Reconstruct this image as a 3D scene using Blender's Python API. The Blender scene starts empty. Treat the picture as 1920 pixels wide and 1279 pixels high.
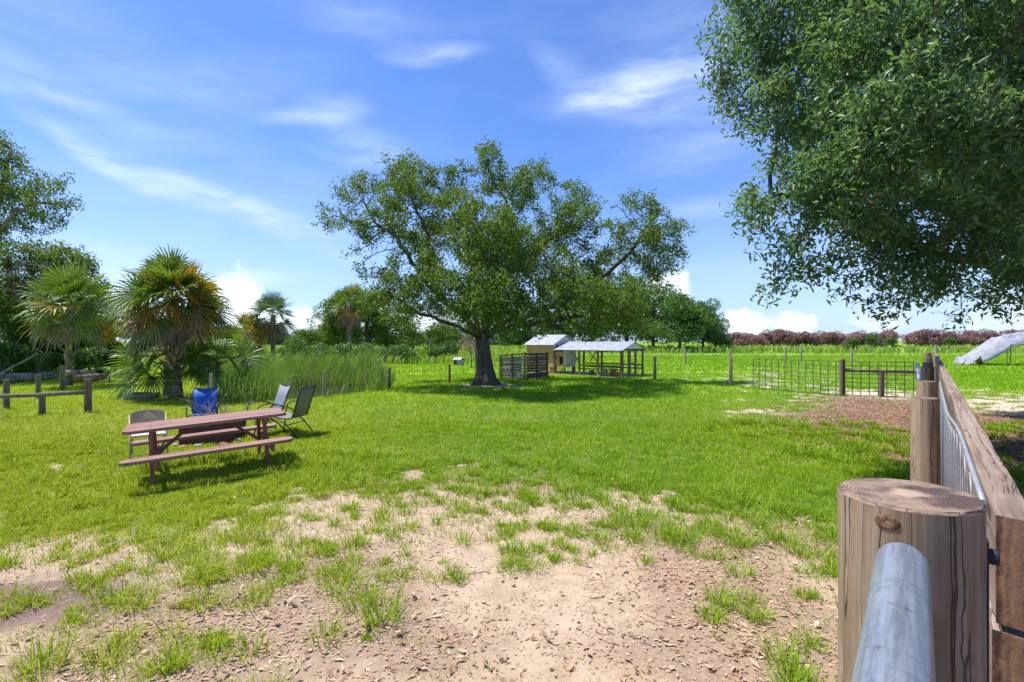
import bpy, math, random
import numpy as np
from mathutils import Vector, Matrix

R = math.radians
scene = bpy.context.scene
COL = scene.collection
rng = np.random.default_rng(7)
random.seed(7)

# ------------------------------------------------------------------ camera
CAMZ = 1.75
cam_d = bpy.data.cameras.new("camera")
cam = bpy.data.objects.new("camera", cam_d)
COL.objects.link(cam)
cam.location = (0, 0, CAMZ)
cam.rotation_euler = (R(90), 0, 0)
cam_d.sensor_width = 36
cam_d.lens = 18
cam_d.clip_start = 0.02
cam_d.clip_end = 3000
scene.camera = cam

# ------------------------------------------------------------------ light
SUN_EL = R(66)
SUN_AZ = math.atan2(-0.86, 0.30)          # towards the sun, from +Y clockwise
sdir = Vector((math.sin(SUN_AZ) * math.cos(SUN_EL), math.cos(SUN_AZ) * math.cos(SUN_EL), math.sin(SUN_EL)))
sun_d = bpy.data.lights.new("sun", 'SUN')
sun_d.energy = 3.7
sun_d.angle = R(0.5)
sun_d.color = (1.0, 0.95, 0.86)
sun = bpy.data.objects.new("sun", sun_d)
COL.objects.link(sun)
sun.rotation_euler = sdir.to_track_quat('Z', 'Y').to_euler()

scene.view_settings.view_transform = 'Standard'
scene.view_settings.look = 'None'
scene.view_settings.exposure = 0.92
scene.view_settings.gamma = 1.0
scene.cycles.max_bounces = 6
scene.cycles.diffuse_bounces = 3
scene.cycles.glossy_bounces = 2
scene.cycles.transmission_bounces = 4


# ------------------------------------------------------------------ node helpers
class NT:
    def __init__(s, tree):
        s.t = tree
        s.t.nodes.clear()

    def n(s, typ, **kw):
        nd = s.t.nodes.new(typ)
        for k, v in kw.items():
            setattr(nd, k, v)
        return nd

    def put(s, sock, v):
        if v is None:
            return
        if hasattr(v, 'is_output') or isinstance(v, bpy.types.NodeSocket):
            s.t.links.new(v, sock)
        elif isinstance(v, (tuple, list)) and len(v) == 3 and sock.type == 'RGBA':
            sock.default_value = (*v, 1)
        else:
            sock.default_value = v

    def m(s, op, a, b=None, c=None, clamp=False):
        nd = s.n('ShaderNodeMath', operation=op)
        nd.use_clamp = clamp
        s.put(nd.inputs[0], a)
        s.put(nd.inputs[1], b)
        s.put(nd.inputs[2], c)
        return nd.outputs[0]

    def vm(s, op, a, b=None):
        nd = s.n('ShaderNodeVectorMath', operation=op)
        s.put(nd.inputs[0], a)
        s.put(nd.inputs[1], b)
        return nd.outputs[0]

    def noise(s, vec, scale, detail=4, rough=0.55, dist=0.0, col=False):
        nd = s.n('ShaderNodeTexNoise')
        s.put(nd.inputs['Vector'], vec)
        nd.inputs['Scale'].default_value = scale
        nd.inputs['Detail'].default_value = detail
        nd.inputs['Roughness'].default_value = rough
        nd.inputs['Distortion'].default_value = dist
        return nd.outputs['Color' if col else 'Fac']

    def voro(s, vec, scale, feature='F1', out='Distance'):
        nd = s.n('ShaderNodeTexVoronoi', feature=feature)
        s.put(nd.inputs['Vector'], vec)
        nd.inputs['Scale'].default_value = scale
        return nd.outputs[out]

    def ss(s, x, a, b, lo=0.0, hi=1.0):
        nd = s.n('ShaderNodeMapRange', interpolation_type='SMOOTHSTEP')
        s.put(nd.inputs[0], x)
        nd.inputs[1].default_value = a
        nd.inputs[2].default_value = b
        nd.inputs[3].default_value = lo
        nd.inputs[4].default_value = hi
        return nd.outputs[0]

    def mix(s, f, a, b, mode='MIX'):
        nd = s.n('ShaderNodeMix', data_type='RGBA', blend_type=mode)
        s.put(nd.inputs[0], f)
        s.put(nd.inputs[6], a)
        s.put(nd.inputs[7], b)
        return nd.outputs[2]

    def ramp(s, f, stops):
        nd = s.n('ShaderNodeValToRGB')
        e = nd.color_ramp.elements
        while len(e) < len(stops):
            e.new(0.5)
        for i, (p, c) in enumerate(stops):
            e[i].position = p
            e[i].color = (*c, 1)
        s.put(nd.inputs[0], f)
        return nd.outputs[0]

    def mapping(s, vec, scale=(1, 1, 1), rot=(0, 0, 0), loc=(0, 0, 0)):
        nd = s.n('ShaderNodeMapping')
        s.put(nd.inputs[0], vec)
        nd.inputs['Scale'].default_value = scale
        nd.inputs['Rotation'].default_value = rot
        nd.inputs['Location'].default_value = loc
        return nd.outputs[0]

    def coord(s, which='Object'):
        return s.n('ShaderNodeTexCoord').outputs[which]

    def pos(s):
        return s.n('ShaderNodeNewGeometry').outputs['Position']

    def attr(s, name, out='Fac'):
        return s.n('ShaderNodeAttribute', attribute_name=name).outputs[out]

    def bump(s, h, strength=0.4, dist=0.01, normal=None):
        nd = s.n('ShaderNodeBump')
        nd.inputs['Strength'].default_value = strength
        nd.inputs['Distance'].default_value = dist
        s.put(nd.inputs['Height'], h)
        s.put(nd.inputs['Normal'], normal)
        return nd.outputs[0]

    def pbr(s, col, rough=0.7, metal=0.0, normal=None, spec=0.5, out=True):
        nd = s.n('ShaderNodeBsdfPrincipled')
        s.put(nd.inputs['Base Color'], col)
        s.put(nd.inputs['Roughness'], rough)
        s.put(nd.inputs['Metallic'], metal)
        s.put(nd.inputs['Specular IOR Level'], spec)
        s.put(nd.inputs['Normal'], normal)
        if out:
            s.out(nd.outputs[0])
        return nd.outputs[0]

    def out(s, sh):
        o = s.n('ShaderNodeOutputMaterial')
        s.t.links.new(sh, o.inputs[0])


def newmat(name):
    m = bpy.data.materials.new(name)
    m.use_nodes = True
    return m, NT(m.node_tree)


# ------------------------------------------------------------------ world: sky with cirrus and cumulus
def build_world():
    w = bpy.data.worlds.new("World")
    scene.world = w
    w.use_nodes = True
    t = NT(w.node_tree)
    sky = t.n('ShaderNodeTexSky', sky_type='NISHITA')
    sky.sun_disc = False
    sky.sun_elevation = SUN_EL
    sky.sun_rotation = SUN_AZ
    sky.altitude = 0
    sky.air_density = 1.0
    sky.dust_density = 0.6
    sky.ozone_density = 2.2
    d = t.coord('Generated')
    sx = t.n('ShaderNodeSeparateXYZ')
    t.put(sx.inputs[0], d)
    x, y, z = sx.outputs
    az = t.m('ARCTAN2', x, y)
    el = t.m('ARCSINE', z)
    cv = t.n('ShaderNodeCombineXYZ')
    t.put(cv.inputs[0], az)
    t.put(cv.inputs[1], el)
    ae = cv.outputs[0]
    warp = t.noise(ae, 5.0, 3, 0.5, col=True)
    wv = t.vm('MULTIPLY', t.vm('SUBTRACT', warp, (0.5, 0.5, 0.5)), (0.10, 0.05, 0))
    aew = t.vm('ADD', ae, wv)

    def ae_of(px, py):
        v = Vector(((px - 960) / 960, 1, (640 - py) / 960)).normalized()
        return math.atan2(v.x, v.y), math.asin(v.z)
    total = None
    wisps = [  # px, py, half length, half height, tilt deg (image, + = up to the right), strength
        (815, 100, 70, 15, 3, 0.75), (610, 208, 72, 20, 14, 0.75), (1150, 172, 105, 26, 8, 0.85),
        (1255, 150, 100, 40, 14, 0.5), (1068, 145, 60, 26, -35, 0.4), (1320, 250, 130, 45, 10, 0.3), (690, 40, 110, 26, 0, 0.35),
        (110, 175, 170, 22, -14, 0.38), (60, 60, 260, 60, -10, 0.2), (675, 280, 70, 30, 0, 0.55),
        (130, 258, 220, 13, -25, 0.5), (330, 345, 190, 18, -20, 0.42), (520, 420, 160, 24, -16, 0.4),
        (300, 410, 170, 60, -15, 0.15), (460, 330, 230, 80, -10, 0.2), (1330, 385, 90, 14, 4, 0.5), (1300, 80, 160, 120, 0, 0.18),
        (210, 490, 120, 30, -8, 0.55), (470, 520, 80, 12, 0, 0.6), (420, 160, 150, 40, 8, 0.22),
        (1700, 300, 320, 260, 0, 0.2)]
    streak = t.noise(t.mapping(aew, (5, 24, 1), (0, 0, R(-10))), 1.0, 7, 0.6, 0.2)
    streak = t.ss(streak, 0.28, 0.72, 0.2, 1.1)
    for px, py, hw, hh, tilt, s in wisps:
        a0, e0 = ae_of(px, py)
        k = math.cos(math.atan((px - 960) / 960)) ** 2
        k2 = math.cos(e0)
        mp = t.n('ShaderNodeMapping', vector_type='TEXTURE')
        t.put(mp.inputs[0], aew)
        mp.inputs['Location'].default_value = (a0, e0, 0)
        mp.inputs['Rotation'].default_value = (0, 0, R(tilt))
        mp.inputs['Scale'].default_value = (hw / 960 * k * 1.25, hh / 960 * k2 * 1.35, 1)
        ln = t.n('ShaderNodeVectorMath', operation='LENGTH')
        t.put(ln.inputs[0], mp.outputs[0])
        g = t.ss(ln.outputs['Value'], 0.0, 1.45, s * 0.72, 0.0)
        total = g if total is None else t.m('ADD', total, g)
    cir = t.m('MULTIPLY', total, streak)
    veil = t.m('MULTIPLY', t.ss(t.noise(t.mapping(aew, (2.2, 8, 1), (0, 0, R(-14))), 1.0, 5, 0.6), 0.4, 0.85), 0.12)
    cir = t.m('ADD', cir, veil)
    lowhaze = t.ss(el, 0.0, 0.34, 0.34, 0.0)
    cir = t.m('MINIMUM', t.m('ADD', cir, lowhaze), 0.85)
    # cumulus near the horizon
    cum = None
    cn = t.noise(ae, 26, 6, 0.6)
    cn2 = t.noise(ae, 11, 3, 0.5)
    bumpn = t.m('ADD', t.m('MULTIPLY', t.m('SUBTRACT', cn, 0.5), 1.25), t.m('MULTIPLY', t.m('SUBTRACT', cn2, 0.5), 0.8))
    for px, py, hw, hh, s in [(440, 575, 62, 62, 1.0), (436, 545, 34, 32, 1.0), (480, 605, 60, 40, 1.0), (575, 615, 45, 32, 0.9), (1245, 545, 50, 38, 1.0), (1200, 570, 60, 50, 0.9),
                              (1395, 606, 48, 24, 0.9), (1497, 608, 42, 20, 0.85), (1640, 604, 60, 16, 0.4), (1890, 600, 80, 40, 0.4), (240, 600, 90, 60, 0.8), (800, 620, 140, 40, 0.8)]:
        a0, e0 = ae_of(px, py)
        k = math.cos(math.atan((px - 960) / 960)) ** 2
        mp = t.n('ShaderNodeMapping', vector_type='TEXTURE')
        t.put(mp.inputs[0], ae)
        mp.inputs['Location'].default_value = (a0, e0, 0)
        mp.inputs['Scale'].default_value = (hw / 960 * k, hh / 960, 1)
        ln = t.n('ShaderNodeVectorMath', operation='LENGTH')
        t.put(ln.inputs[0], mp.outputs[0])
        v = t.m('SUBTRACT', 1.0, ln.outputs['Value'])
        v = t.m('ADD', v, bumpn)
        g = t.ss(v, -0.10, 0.42, 0.0, s * 0.95)
        cum = g if cum is None else t.m('MAXIMUM', cum, g)
    tint = t.mix(1.0, sky.outputs[0], (0.65, 0.90, 1.38), 'MULTIPLY')
    c1 = t.mix(cir, tint, (6.4, 7.4, 9.6))
    shade = t.mix(t.ss(cn, 0.35, 0.62), (6.6, 7.4, 8.8), (9.0, 9.2, 9.5))
    c2 = t.mix(cum, c1, shade)
    bg = t.n('ShaderNodeBackground')
    t.put(bg.inputs[0], c2)
    bg.inputs[1].default_value = 0.080
    o = t.n('ShaderNodeOutputWorld')
    t.t.links.new(bg.outputs[0], o.inputs[0])


build_world()


# ------------------------------------------------------------------ mesh helpers
def gp(px, py):                     # ground point seen at a photo pixel
    Y = 960 * CAMZ / (py - 640)
    for _ in range(4):
        z = float(gz(np.array([(px - 960) / 960 * Y]), np.array([Y]))[0])
        Y = 960 * (CAMZ - z) / (py - 640)
    return ((px - 960) / 960 * Y, Y)


def wp(px, py, Y):
    return Vector(((px - 960) / 960 * Y, Y, CAMZ - (py - 640) / 960 * Y))


def tag(o, label=None, cat=None, group=None, kind=None):
    if label:
        o['label'] = label
    if cat:
        o['category'] = cat
    if group:
        o['group'] = group
    if kind:
        o['kind'] = kind
    return o


def empty(name, loc, rz=0.0):
    o = bpy.data.objects.new(name, None)
    COL.objects.link(o)
    o.location = loc
    o.rotation_euler = (0, 0, rz)
    o.empty_display_size = 0.2
    return o


def np_mesh(name, V, faces, mats, parent=None, mi=None, smooth=False, attrs=None):
    """faces: list of int arrays (n,k)"""
    me = bpy.data.meshes.new(name)
    V = np.asarray(V, dtype=np.float32)
    me.vertices.add(len(V))
    me.vertices.foreach_set('co', V.ravel())
    faces = [np.asarray(f, dtype=np.int32) for f in faces if len(f)]
    loops = np.concatenate([f.ravel() for f in faces])
    tot = np.concatenate([np.full(len(f), f.shape[1], dtype=np.int32) for f in faces])
    st = np.concatenate([[0], np.cumsum(tot)[:-1]]).astype(np.int32)
    me.loops.add(len(loops))
    me.loops.foreach_set('vertex_index', loops)
    me.polygons.add(len(tot))
    me.polygons.foreach_set('loop_start', st)
    if mi is not None:
        me.polygons.foreach_set('material_index', np.asarray(mi, dtype=np.int32))
    if smooth:
        me.polygons.foreach_set('use_smooth', np.ones(len(tot), dtype=bool))
    if attrs:
        for k, v in attrs.items():
            a = me.attributes.new(k, 'FLOAT', 'POINT')
            a.data.foreach_set('value', np.asarray(v, dtype=np.float32))
    me.update(calc_edges=True)
    for m in (mats if isinstance(mats, (list, tuple)) else [mats]):
        me.materials.append(m)
    o = bpy.data.objects.new(name, me)
    COL.objects.link(o)
    if parent:
        o.parent = parent
    return o


class MB:
    def __init__(s):
        s.v = []
        s.f = []

    def box(s, c, size, M=None):
        hx, hy, hz = size[0] / 2, size[1] / 2, size[2] / 2
        b = len(s.v)
        for dx, dy, dz in ((-1, -1, -1), (1, -1, -1), (1, 1, -1), (-1, 1, -1), (-1, -1, 1), (1, -1, 1), (1, 1, 1), (-1, 1, 1)):
            p = Vector((dx * hx, dy * hy, dz * hz))
            if M is not None:
                p = M @ p
            s.v.append(tuple(p + Vector(c)))
        for f in ((0, 3, 2, 1), (4, 5, 6, 7), (0, 1, 5, 4), (1, 2, 6, 5), (2, 3, 7, 6), (3, 0, 4, 7)):
            s.f.append(tuple(b + i for i in f))
        return s

    def bar(s, a, b, w, h, up=(0, 0, 1)):
        a, b = Vector(a), Vector(b)
        d = (b - a)
        L = d.length
        d.normalize()
        u = Vector(up)
        sd = d.cross(u)
        if sd.length < 1e-4:
            sd = d.cross(Vector((0, 1, 0)))
        sd.normalize()
        u = sd.cross(d)
        M = Matrix((d, sd, u)).transposed()
        return s.box((a + b) / 2, (L, w, h), M)

    def prism(s, poly, z0, z1):
        b = len(s.v)
        n = len(poly)
        for z in (z0, z1):
            for p in poly:
                s.v.append((p[0], p[1], z))
        s.f.append(tuple(b + i for i in reversed(range(n))))
        s.f.append(tuple(b + n + i for i in range(n)))
        for i in range(n):
            j = (i + 1) % n
            s.f.append((b + i, b + j, b + n + j, b + n + i))
        return s

    def poly(s, pts):
        b = len(s.v)
        s.v += [tuple(p) for p in pts]
        s.f.append(tuple(range(b, b + len(pts))))
        return s

    def tube(s, pts, r, sides=8, cap=True, lobes=None):
        pts = [Vector(p) for p in pts]
        rr = r if isinstance(r, (list, tuple)) else [r] * len(pts)
        b = len(s.v)
        ref = None
        n = len(pts)
        for i, p in enumerate(pts):
            t = (pts[min(i + 1, n - 1)] - pts[max(i - 1, 0)]).normalized()
            if ref is None:
                ref = Vector((1, 0, 0)) if abs(t.x) < 0.8 else Vector((0, 1, 0))
            u = (ref - t * ref.dot(t)).normalized()
            v = t.cross(u)
            ref = u
            for k in range(sides):
                a = 2 * math.pi * k / sides
                q = rr[i]
                if lobes:
                    q *= lobes(i, a)
                s.v.append(tuple(p + (u * math.cos(a) + v * math.sin(a)) * q))
        for i in range(n - 1):
            for k in range(sides):
                k2 = (k + 1) % sides
                s.f.append((b + i * sides + k, b + i * sides + k2, b + (i + 1) * sides + k2, b + (i + 1) * sides + k))
        if cap:
            s.f.append(tuple(b + k for k in reversed(range(sides))))
            s.f.append(tuple(b + (n - 1) * sides + k for k in range(sides)))
        return s

    def build(s, name, mat, parent=None, bevel=0.0, smooth=False, solid=0.0):
        me = bpy.data.meshes.new(name)
        me.from_pydata(s.v, [], s.f)
        me.materials.append(mat)
        if smooth:
            for p in me.polygons:
                p.use_smooth = len(p.vertices) == 4
        o = bpy.data.objects.new(name, me)
        COL.objects.link(o)
        if parent:
            o.parent = parent
        if solid:
            md = o.modifiers.new('solid', 'SOLIDIFY')
            md.thickness = solid
        if bevel:
            md = o.modifiers.new('bevel', 'BEVEL')
            md.width = bevel
            md.segments = 2
            md.limit_method = 'ANGLE'
        return o


def copy_tree(o, parent=None):
    c = o.copy()
    COL.objects.link(c)
    if parent:
        c.parent = parent
    for ch in [k for k in bpy.data.objects if k.parent == o]:
        copy_tree(ch, c)
    return c


# value noise
def _hash(ix, iy, seed):
    h = (ix.astype(np.int64) * 374761393 + iy.astype(np.int64) * 668265263 + seed * 974634541) & 0x7fffffff
    h = ((h ^ (h >> 13)) * 1274126177) & 0x7fffffff
    return ((h ^ (h >> 16)) & 0xffff) / 65535.0


def vnoise(x, y, seed):
    ix, iy = np.floor(x), np.floor(y)
    fx, fy = x - ix, y - iy
    fx = fx * fx * (3 - 2 * fx)
    fy = fy * fy * (3 - 2 * fy)
    a, b = _hash(ix, iy, seed), _hash(ix + 1, iy, seed)
    c, d = _hash(ix, iy + 1, seed), _hash(ix + 1, iy + 1, seed)
    return (a * (1 - fx) + b * fx) * (1 - fy) + (c * (1 - fx) + d * fx) * fy


def fbm(x, y, seed=1, octv=4, gain=0.55):
    s, a, t = 0.0, 1.0, 0.0
    for o in range(octv):
        s = s + a * vnoise(x * 2 ** o, y * 2 ** o, seed + o * 17)
        t += a
        a *= gain
    return s / t


def sstep(x, a, b):
    t = np.clip((x - a) / (b - a), 0, 1)
    return t * t * (3 - 2 * t)


# ------------------------------------------------------------------ ground fields
POND = np.array([(-8.7, 15.6), (-5.0, 19.0), (-5.9, 24), (-7.4, 29), (-13, 32), (-15.6, 27), (-11.2, 20.5)])


def pond_sd(x, y):                   # + inside, metres
    x = np.asarray(x, float)
    y = np.asarray(y, float)
    dmin = np.full(x.shape, 1e9)
    ins = np.zeros(x.shape, bool)
    n = len(POND)
    for i in range(n):
        ax, ay = POND[i]
        bx, by = POND[(i + 1) % n]
        ex, ey = bx - ax, by - ay
        t = np.clip(((x - ax) * ex + (y - ay) * ey) / (ex * ex + ey * ey), 0, 1)
        dmin = np.minimum(dmin, np.hypot(x - ax - t * ex, y - ay - t * ey))
        c = ((ay > y) != (by > y)) & (x < (bx - ax) * (y - ay) / (by - ay + 1e-12) + ax)
        ins ^= c
    return np.where(ins, dmin, -dmin)


def gz(x, y):
    x = np.asarray(x, float)
    y = np.asarray(y, float)
    z = (fbm(x * 0.35, y * 0.35, 5, 3) - 0.5) * 0.10
    z = z + (fbm(x * 2.2, y * 2.2, 9, 3) - 0.5) * 0.035
    z = z + (fbm(x * 7, y * 7, 19, 3) - 0.5) * 0.042 * sstep(-y, -14, -8)
    z = z - 0.18 * sstep(-x, 2.0, 7.0) * sstep(y, 1.5, 5.0)
    sd = pond_sd(x, y)
    z = z - 0.75 * sstep(sd, -0.4, 2.4)
    far = sstep(y, 60, 400)
    return z * (1 - far)


CX = np.array([0, 160, 320, 480, 640, 800, 960, 1120, 1280, 1440, 1600, 1760, 1920.])
CY = np.array([690, 705, 725, 745, 770, 800, 830, 860, 890, 920, 950, 980, 1010, 1050, 1100, 1160, 1220, 1279.])
CM = np.array([
    [1, 1, 1, 1, 1, 1, 1, 1, .98, 1, 1, 1, 1],
    [1, 1, 1, 1, 1, 1, 1, 1, .80, .55, .8, .95, 1],
    [1, 1, 1, 1, 1, .97, .80, 1, .92, .62, .85, .85, 1],
    [1, 1, 1, 1, 1, 1, 1, 1, 1, .80, .12, .25, .5],
    [1, 1, 1, 1, 1, 1, 1, 1, 1, .62, .12, .2, .35],
    [1, .95, 1, 1, 1, 1, 1, 1, 1, .70, .16, .06, .25],
    [.9, .85, .9, 1, 1, 1, 1, 1, 1, .95, .42, .08, .15],
    [.88, .8, .85, .9, .88, .97, 1, 1, 1, 1, .85, .35, .15],
    [.82, .8, .86, .88, .70, .55, .60, .85, 1, 1, 1, .8, .15],
    [.75, .66, .76, .80, .62, .46, .42, .48, .80, 1, 1, .9, .2],
    [.60, .64, .70, .62, .46, .44, .42, .40, .50, .85, 1, 1, .3],
    [.64, .56, .66, .68, .46, .36, .38, .32, .34, .55, .8, .8, .3],
    [.60, .66, .60, .52, .40, .34, .36, .28, .32, .42, .5, .5, .3],
    [.48, .52, .56, .56, .30, .14, .12, .14, .38, .42, .45, .4, .3],
    [.36, .40, .48, .46, .24, .02, 0, .02, .10, .42, .4, .4, .3],
    [.24, .40, .52, .38, .16, 0, 0, 0, .02, .34, .36, .4, .3],
    [.36, .48, .56, .38, .10, 0, 0, 0, 0, .14, .3, .3, .3],
    [.44, .50, .48, .28, .06, 0, 0, 0, 0, .14, .3, .3, .3]])


CM[8:14, 2:11] = np.minimum(CM[8:14, 2:11] + 0.12 * (CM[8:14, 2:11] > .13), 1)
CM[9:17, :3] = np.minimum(CM[9:17, :3] + 0.13, 1)
CM[13:, 9:11] += 0.14
CM[12:17, 3:5] += 0.10
CM[12:, :4] *= np.array([[.82], [.78], [.80], [.85], [.85], [.85]])


def raw_cover(x, y):
    x = np.asarray(x, float)
    y = np.asarray(y, float)
    yy = np.maximum(y, 2.0)
    px = np.clip(960 + 960 * x / yy, 0, 1919.9)
    py = np.clip(640 + 960 * CAMZ / yy, 690, 1278.9)
    i = np.clip(np.searchsorted(CX, px, 'right') - 1, 0, len(CX) - 2)
    j = np.clip(np.searchsorted(CY, py, 'right') - 1, 0, len(CY) - 2)
    fx = (px - CX[i]) / (CX[i + 1] - CX[i])
    fy = (py - CY[j]) / (CY[j + 1] - CY[j])
    return (CM[j, i] * (1 - fx) + CM[j, i + 1] * fx) * (1 - fy) + (CM[j + 1, i] * (1 - fx) + CM[j + 1, i + 1] * fx) * fy


def in_run(x, y):
    dx, dy = np.asarray(x, float) - 2.19, np.asarray(y, float) - 27.3
    l, w = dx * .76 - dy * .65, dx * .65 + dy * .76
    return sstep(l, -2.2, -1.6) * (1 - sstep(l, 3.9, 4.5)) * sstep(w, -.45, -.05) * (1 - sstep(w, 2.1, 2.6))


def thinning(x, y):
    rc = raw_cover(x, y)
    return 0.30 + 0.70 * np.maximum(sstep(rc, .50, .95), sstep(np.asarray(y, float), 7, 10))


def cover(x, y, soft=0.07):
    x = np.asarray(x, float)
    y = np.asarray(y, float)
    v = raw_cover(x, y)
    v = v + 0.16 * v ** 8 + 0.42 * v * (1 - v)
    n = fbm(x * 2.3 + 0.5 * (fbm(x * 6, y * 6, 71, 2) - .5), y * 2.9, 31, 4, 0.72)
    n = np.clip((n - 0.5) / 0.46 + 0.5, 0, 1)
    return sstep(v - n, -soft - 0.06, soft + 0.12) * (pond_sd(x, y) < 0.9) * (1 - in_run(x, y)) * (1 - .9 * np.exp(-(((x + 1.0) / 1.35) ** 2 + ((y - 20.3) / 1.0) ** 2) ** 2))


def blob(x, y, px, py, rx, ry):
    cx, cy = gp(px, py)
    return np.exp(-(((x - cx) / rx) ** 2 + ((y - cy) / ry) ** 2))


def litter(x, y):
    v = 0.0
    for px, py, rx, ry, s in [(420, 1180, 0.8, 0.7, 1.0), (700, 1150, .45, .5, .6), (640, 1050, .7, .6, .6), (250, 1250, .6, .5, .9), (820, 1230, .35, .3, .5),
                              (1330, 1080, .6, .9, 1.0), (1450, 1180, .45, .7, 1.1), (1500, 1000, .5, .7, .9), (1150, 980, .5, .4, .5),
                              (870, 900, 1.2, .8, .5), (1080, 900, 1.0, .6, .5), (160, 1000, 1.0, .9, .35), (1250, 1230, .4, .3, .6), (1000, 1200, .5, .3, .25)]:
        v = v + s * blob(x, y, px, py, rx, ry)
    return np.maximum(np.clip(v, 0, 1.2) * (0.45 + 0.9 * fbm(x * 2.5, y * 2.5, 77, 3)), in_run(x, y))


FT = np.array([0.632, 0.775])         # direction of the board fence on the right
FN = np.array([0.775, -0.632])


def mulch(x, y):
    s = (x - .51) * FT[0] + (y - .66) * FT[1]
    n = (x - .51) * FN[0] + (y - .66) * FN[1]
    a = sstep(s, 6.8, 8.6) * (1 - sstep(s, 17.5, 19.5)) * sstep(n, -4.6, -1.4) * (1 - sstep(n, -.2, 0.2))
    b = sstep(n, 0.0, .4) * (1 - sstep(s, 15.0, 17.5))
    return np.clip(np.maximum(a, b), 0, 1)


# ------------------------------------------------------------------ materials
def m_leaf(name, c1, c2, c3, rough=0.45, trans=0.32, clump=0.6, spec=0.5):
    m, t = newmat(name)
    g = t.n('ShaderNodeNewGeometry')
    r = g.outputs['Random Per Island']
    col = t.ramp(r, [(0.0, tuple(v * .8 for v in c1)), (0.25, c1), (0.6, c2), (0.88, c3), (1.0, tuple(min(1, v * 1.5) for v in c3))])
    nz = t.noise(g.outputs['Position'], clump, 3, 0.6)
    col = t.mix(t.ss(nz, 0.38, 0.64, 0.0, 0.75), col, c2)
    col = t.mix(t.ss(t.noise(g.outputs['Position'], clump * 2.7, 2), 0.48, 0.66, 0, 0.75), col, c3)
    p = t.pbr(col, rough, spec=spec, out=False)
    tr = t.n('ShaderNodeBsdfTranslucent')
    t.put(tr.inputs[0], t.mix(0.5, col, tuple(min(1, v * 2.2) for v in (c3[0], c3[1], c3[2] * 0.4))))
    mx = t.n('ShaderNodeMixShader')
    mx.inputs[0].default_value = trans
    t.t.links.new(p, mx.inputs[1])
    t.t.links.new(tr.outputs[0], mx.inputs[2])
    t.out(mx.outputs[0])
    return m


def m_simple(name, c1, c2, scale=8, rough=0.7, bump=0.2, bdist=0.01, metal=0.0, stretch=(1, 1, 1), c3=None, spec=0.4, coord='Object'):
    m, t = newmat(name)
    v = t.mapping(t.coord(coord), stretch)
    n = t.noise(v, scale, 5, 0.6)
    col = t.mix(t.ss(n, 0.32, 0.68), c1, c2)
    if c3:
        n2 = t.noise(v, scale * 0.23, 3, 0.6)
        col = t.mix(t.ss(n2, 0.5, 0.66), col, c3)
    nf = t.noise(v, scale * 3.1, 4, 0.6)
    t.pbr(col, rough, metal, t.bump(nf, bump, bdist) if bump else None, spec)
    return m


def m_wood(name, light, mid, dark, axis=2, fine=38, green=None, crack=0.6, rough=0.85):
    m, t = newmat(name)
    co = t.coord('Object')
    sc = [fine, fine, fine]
    sc[axis] = fine * 0.045
    sc2 = [9, 9, 9]
    sc2[axis] = 0.7
    sc3 = [30, 30, 30]
    sc3[axis] = 0.5
    wob = t.vm('ADD', co, t.vm('MULTIPLY', t.vm('SUBTRACT', t.noise(co, 5, 3, col=True), (0.5, 0.5, 0.5)), (0.02, 0.02, 0.02)))
    n1 = t.noise(t.mapping(wob, sc), 1, 6, 0.65)
    n2 = t.noise(t.mapping(wob, sc2), 1, 4, 0.6)
    n3 = t.noise(t.mapping(wob, sc3), 1, 3, 0.5, 0.3)
    col = t.mix(t.ss(n1, 0.3, 0.7), mid, light)
    col = t.mix(t.ss(n2, 0.44, 0.66, 0, 0.75), col, dark)
    blot = t.noise(co, 11, 5, 0.65)
    col = t.mix(t.ss(blot, 0.52, 0.7, 0, 0.6), col, light)
    if green:
        gn = t.noise(co, 4, 5, 0.6)
        col = t.mix(t.ss(gn, 0.48, 0.66, 0, 0.5), col, green)
    cr = t.ss(t.m('ABSOLUTE', t.m('SUBTRACT', n3, 0.5)), 0.0, 0.011, 1.0, 0.0)
    cr = t.m('MULTIPLY', cr, t.ss(t.noise(co, 3.5, 3), 0.42, 0.52))
    col = t.mix(t.m('MULTIPLY', cr, crack), col, tuple(v * 0.3 for v in dark))
    h = t.m('SUBTRACT', t.m('ADD', t.m('MULTIPLY', n1, 0.5), t.m('MULTIPLY', n2, 0.4)), t.m('MULTIPLY', cr, 1.2))
    t.pbr(col, rough, 0, t.bump(h, 0.8, 0.007), 0.2)
    return m


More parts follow.
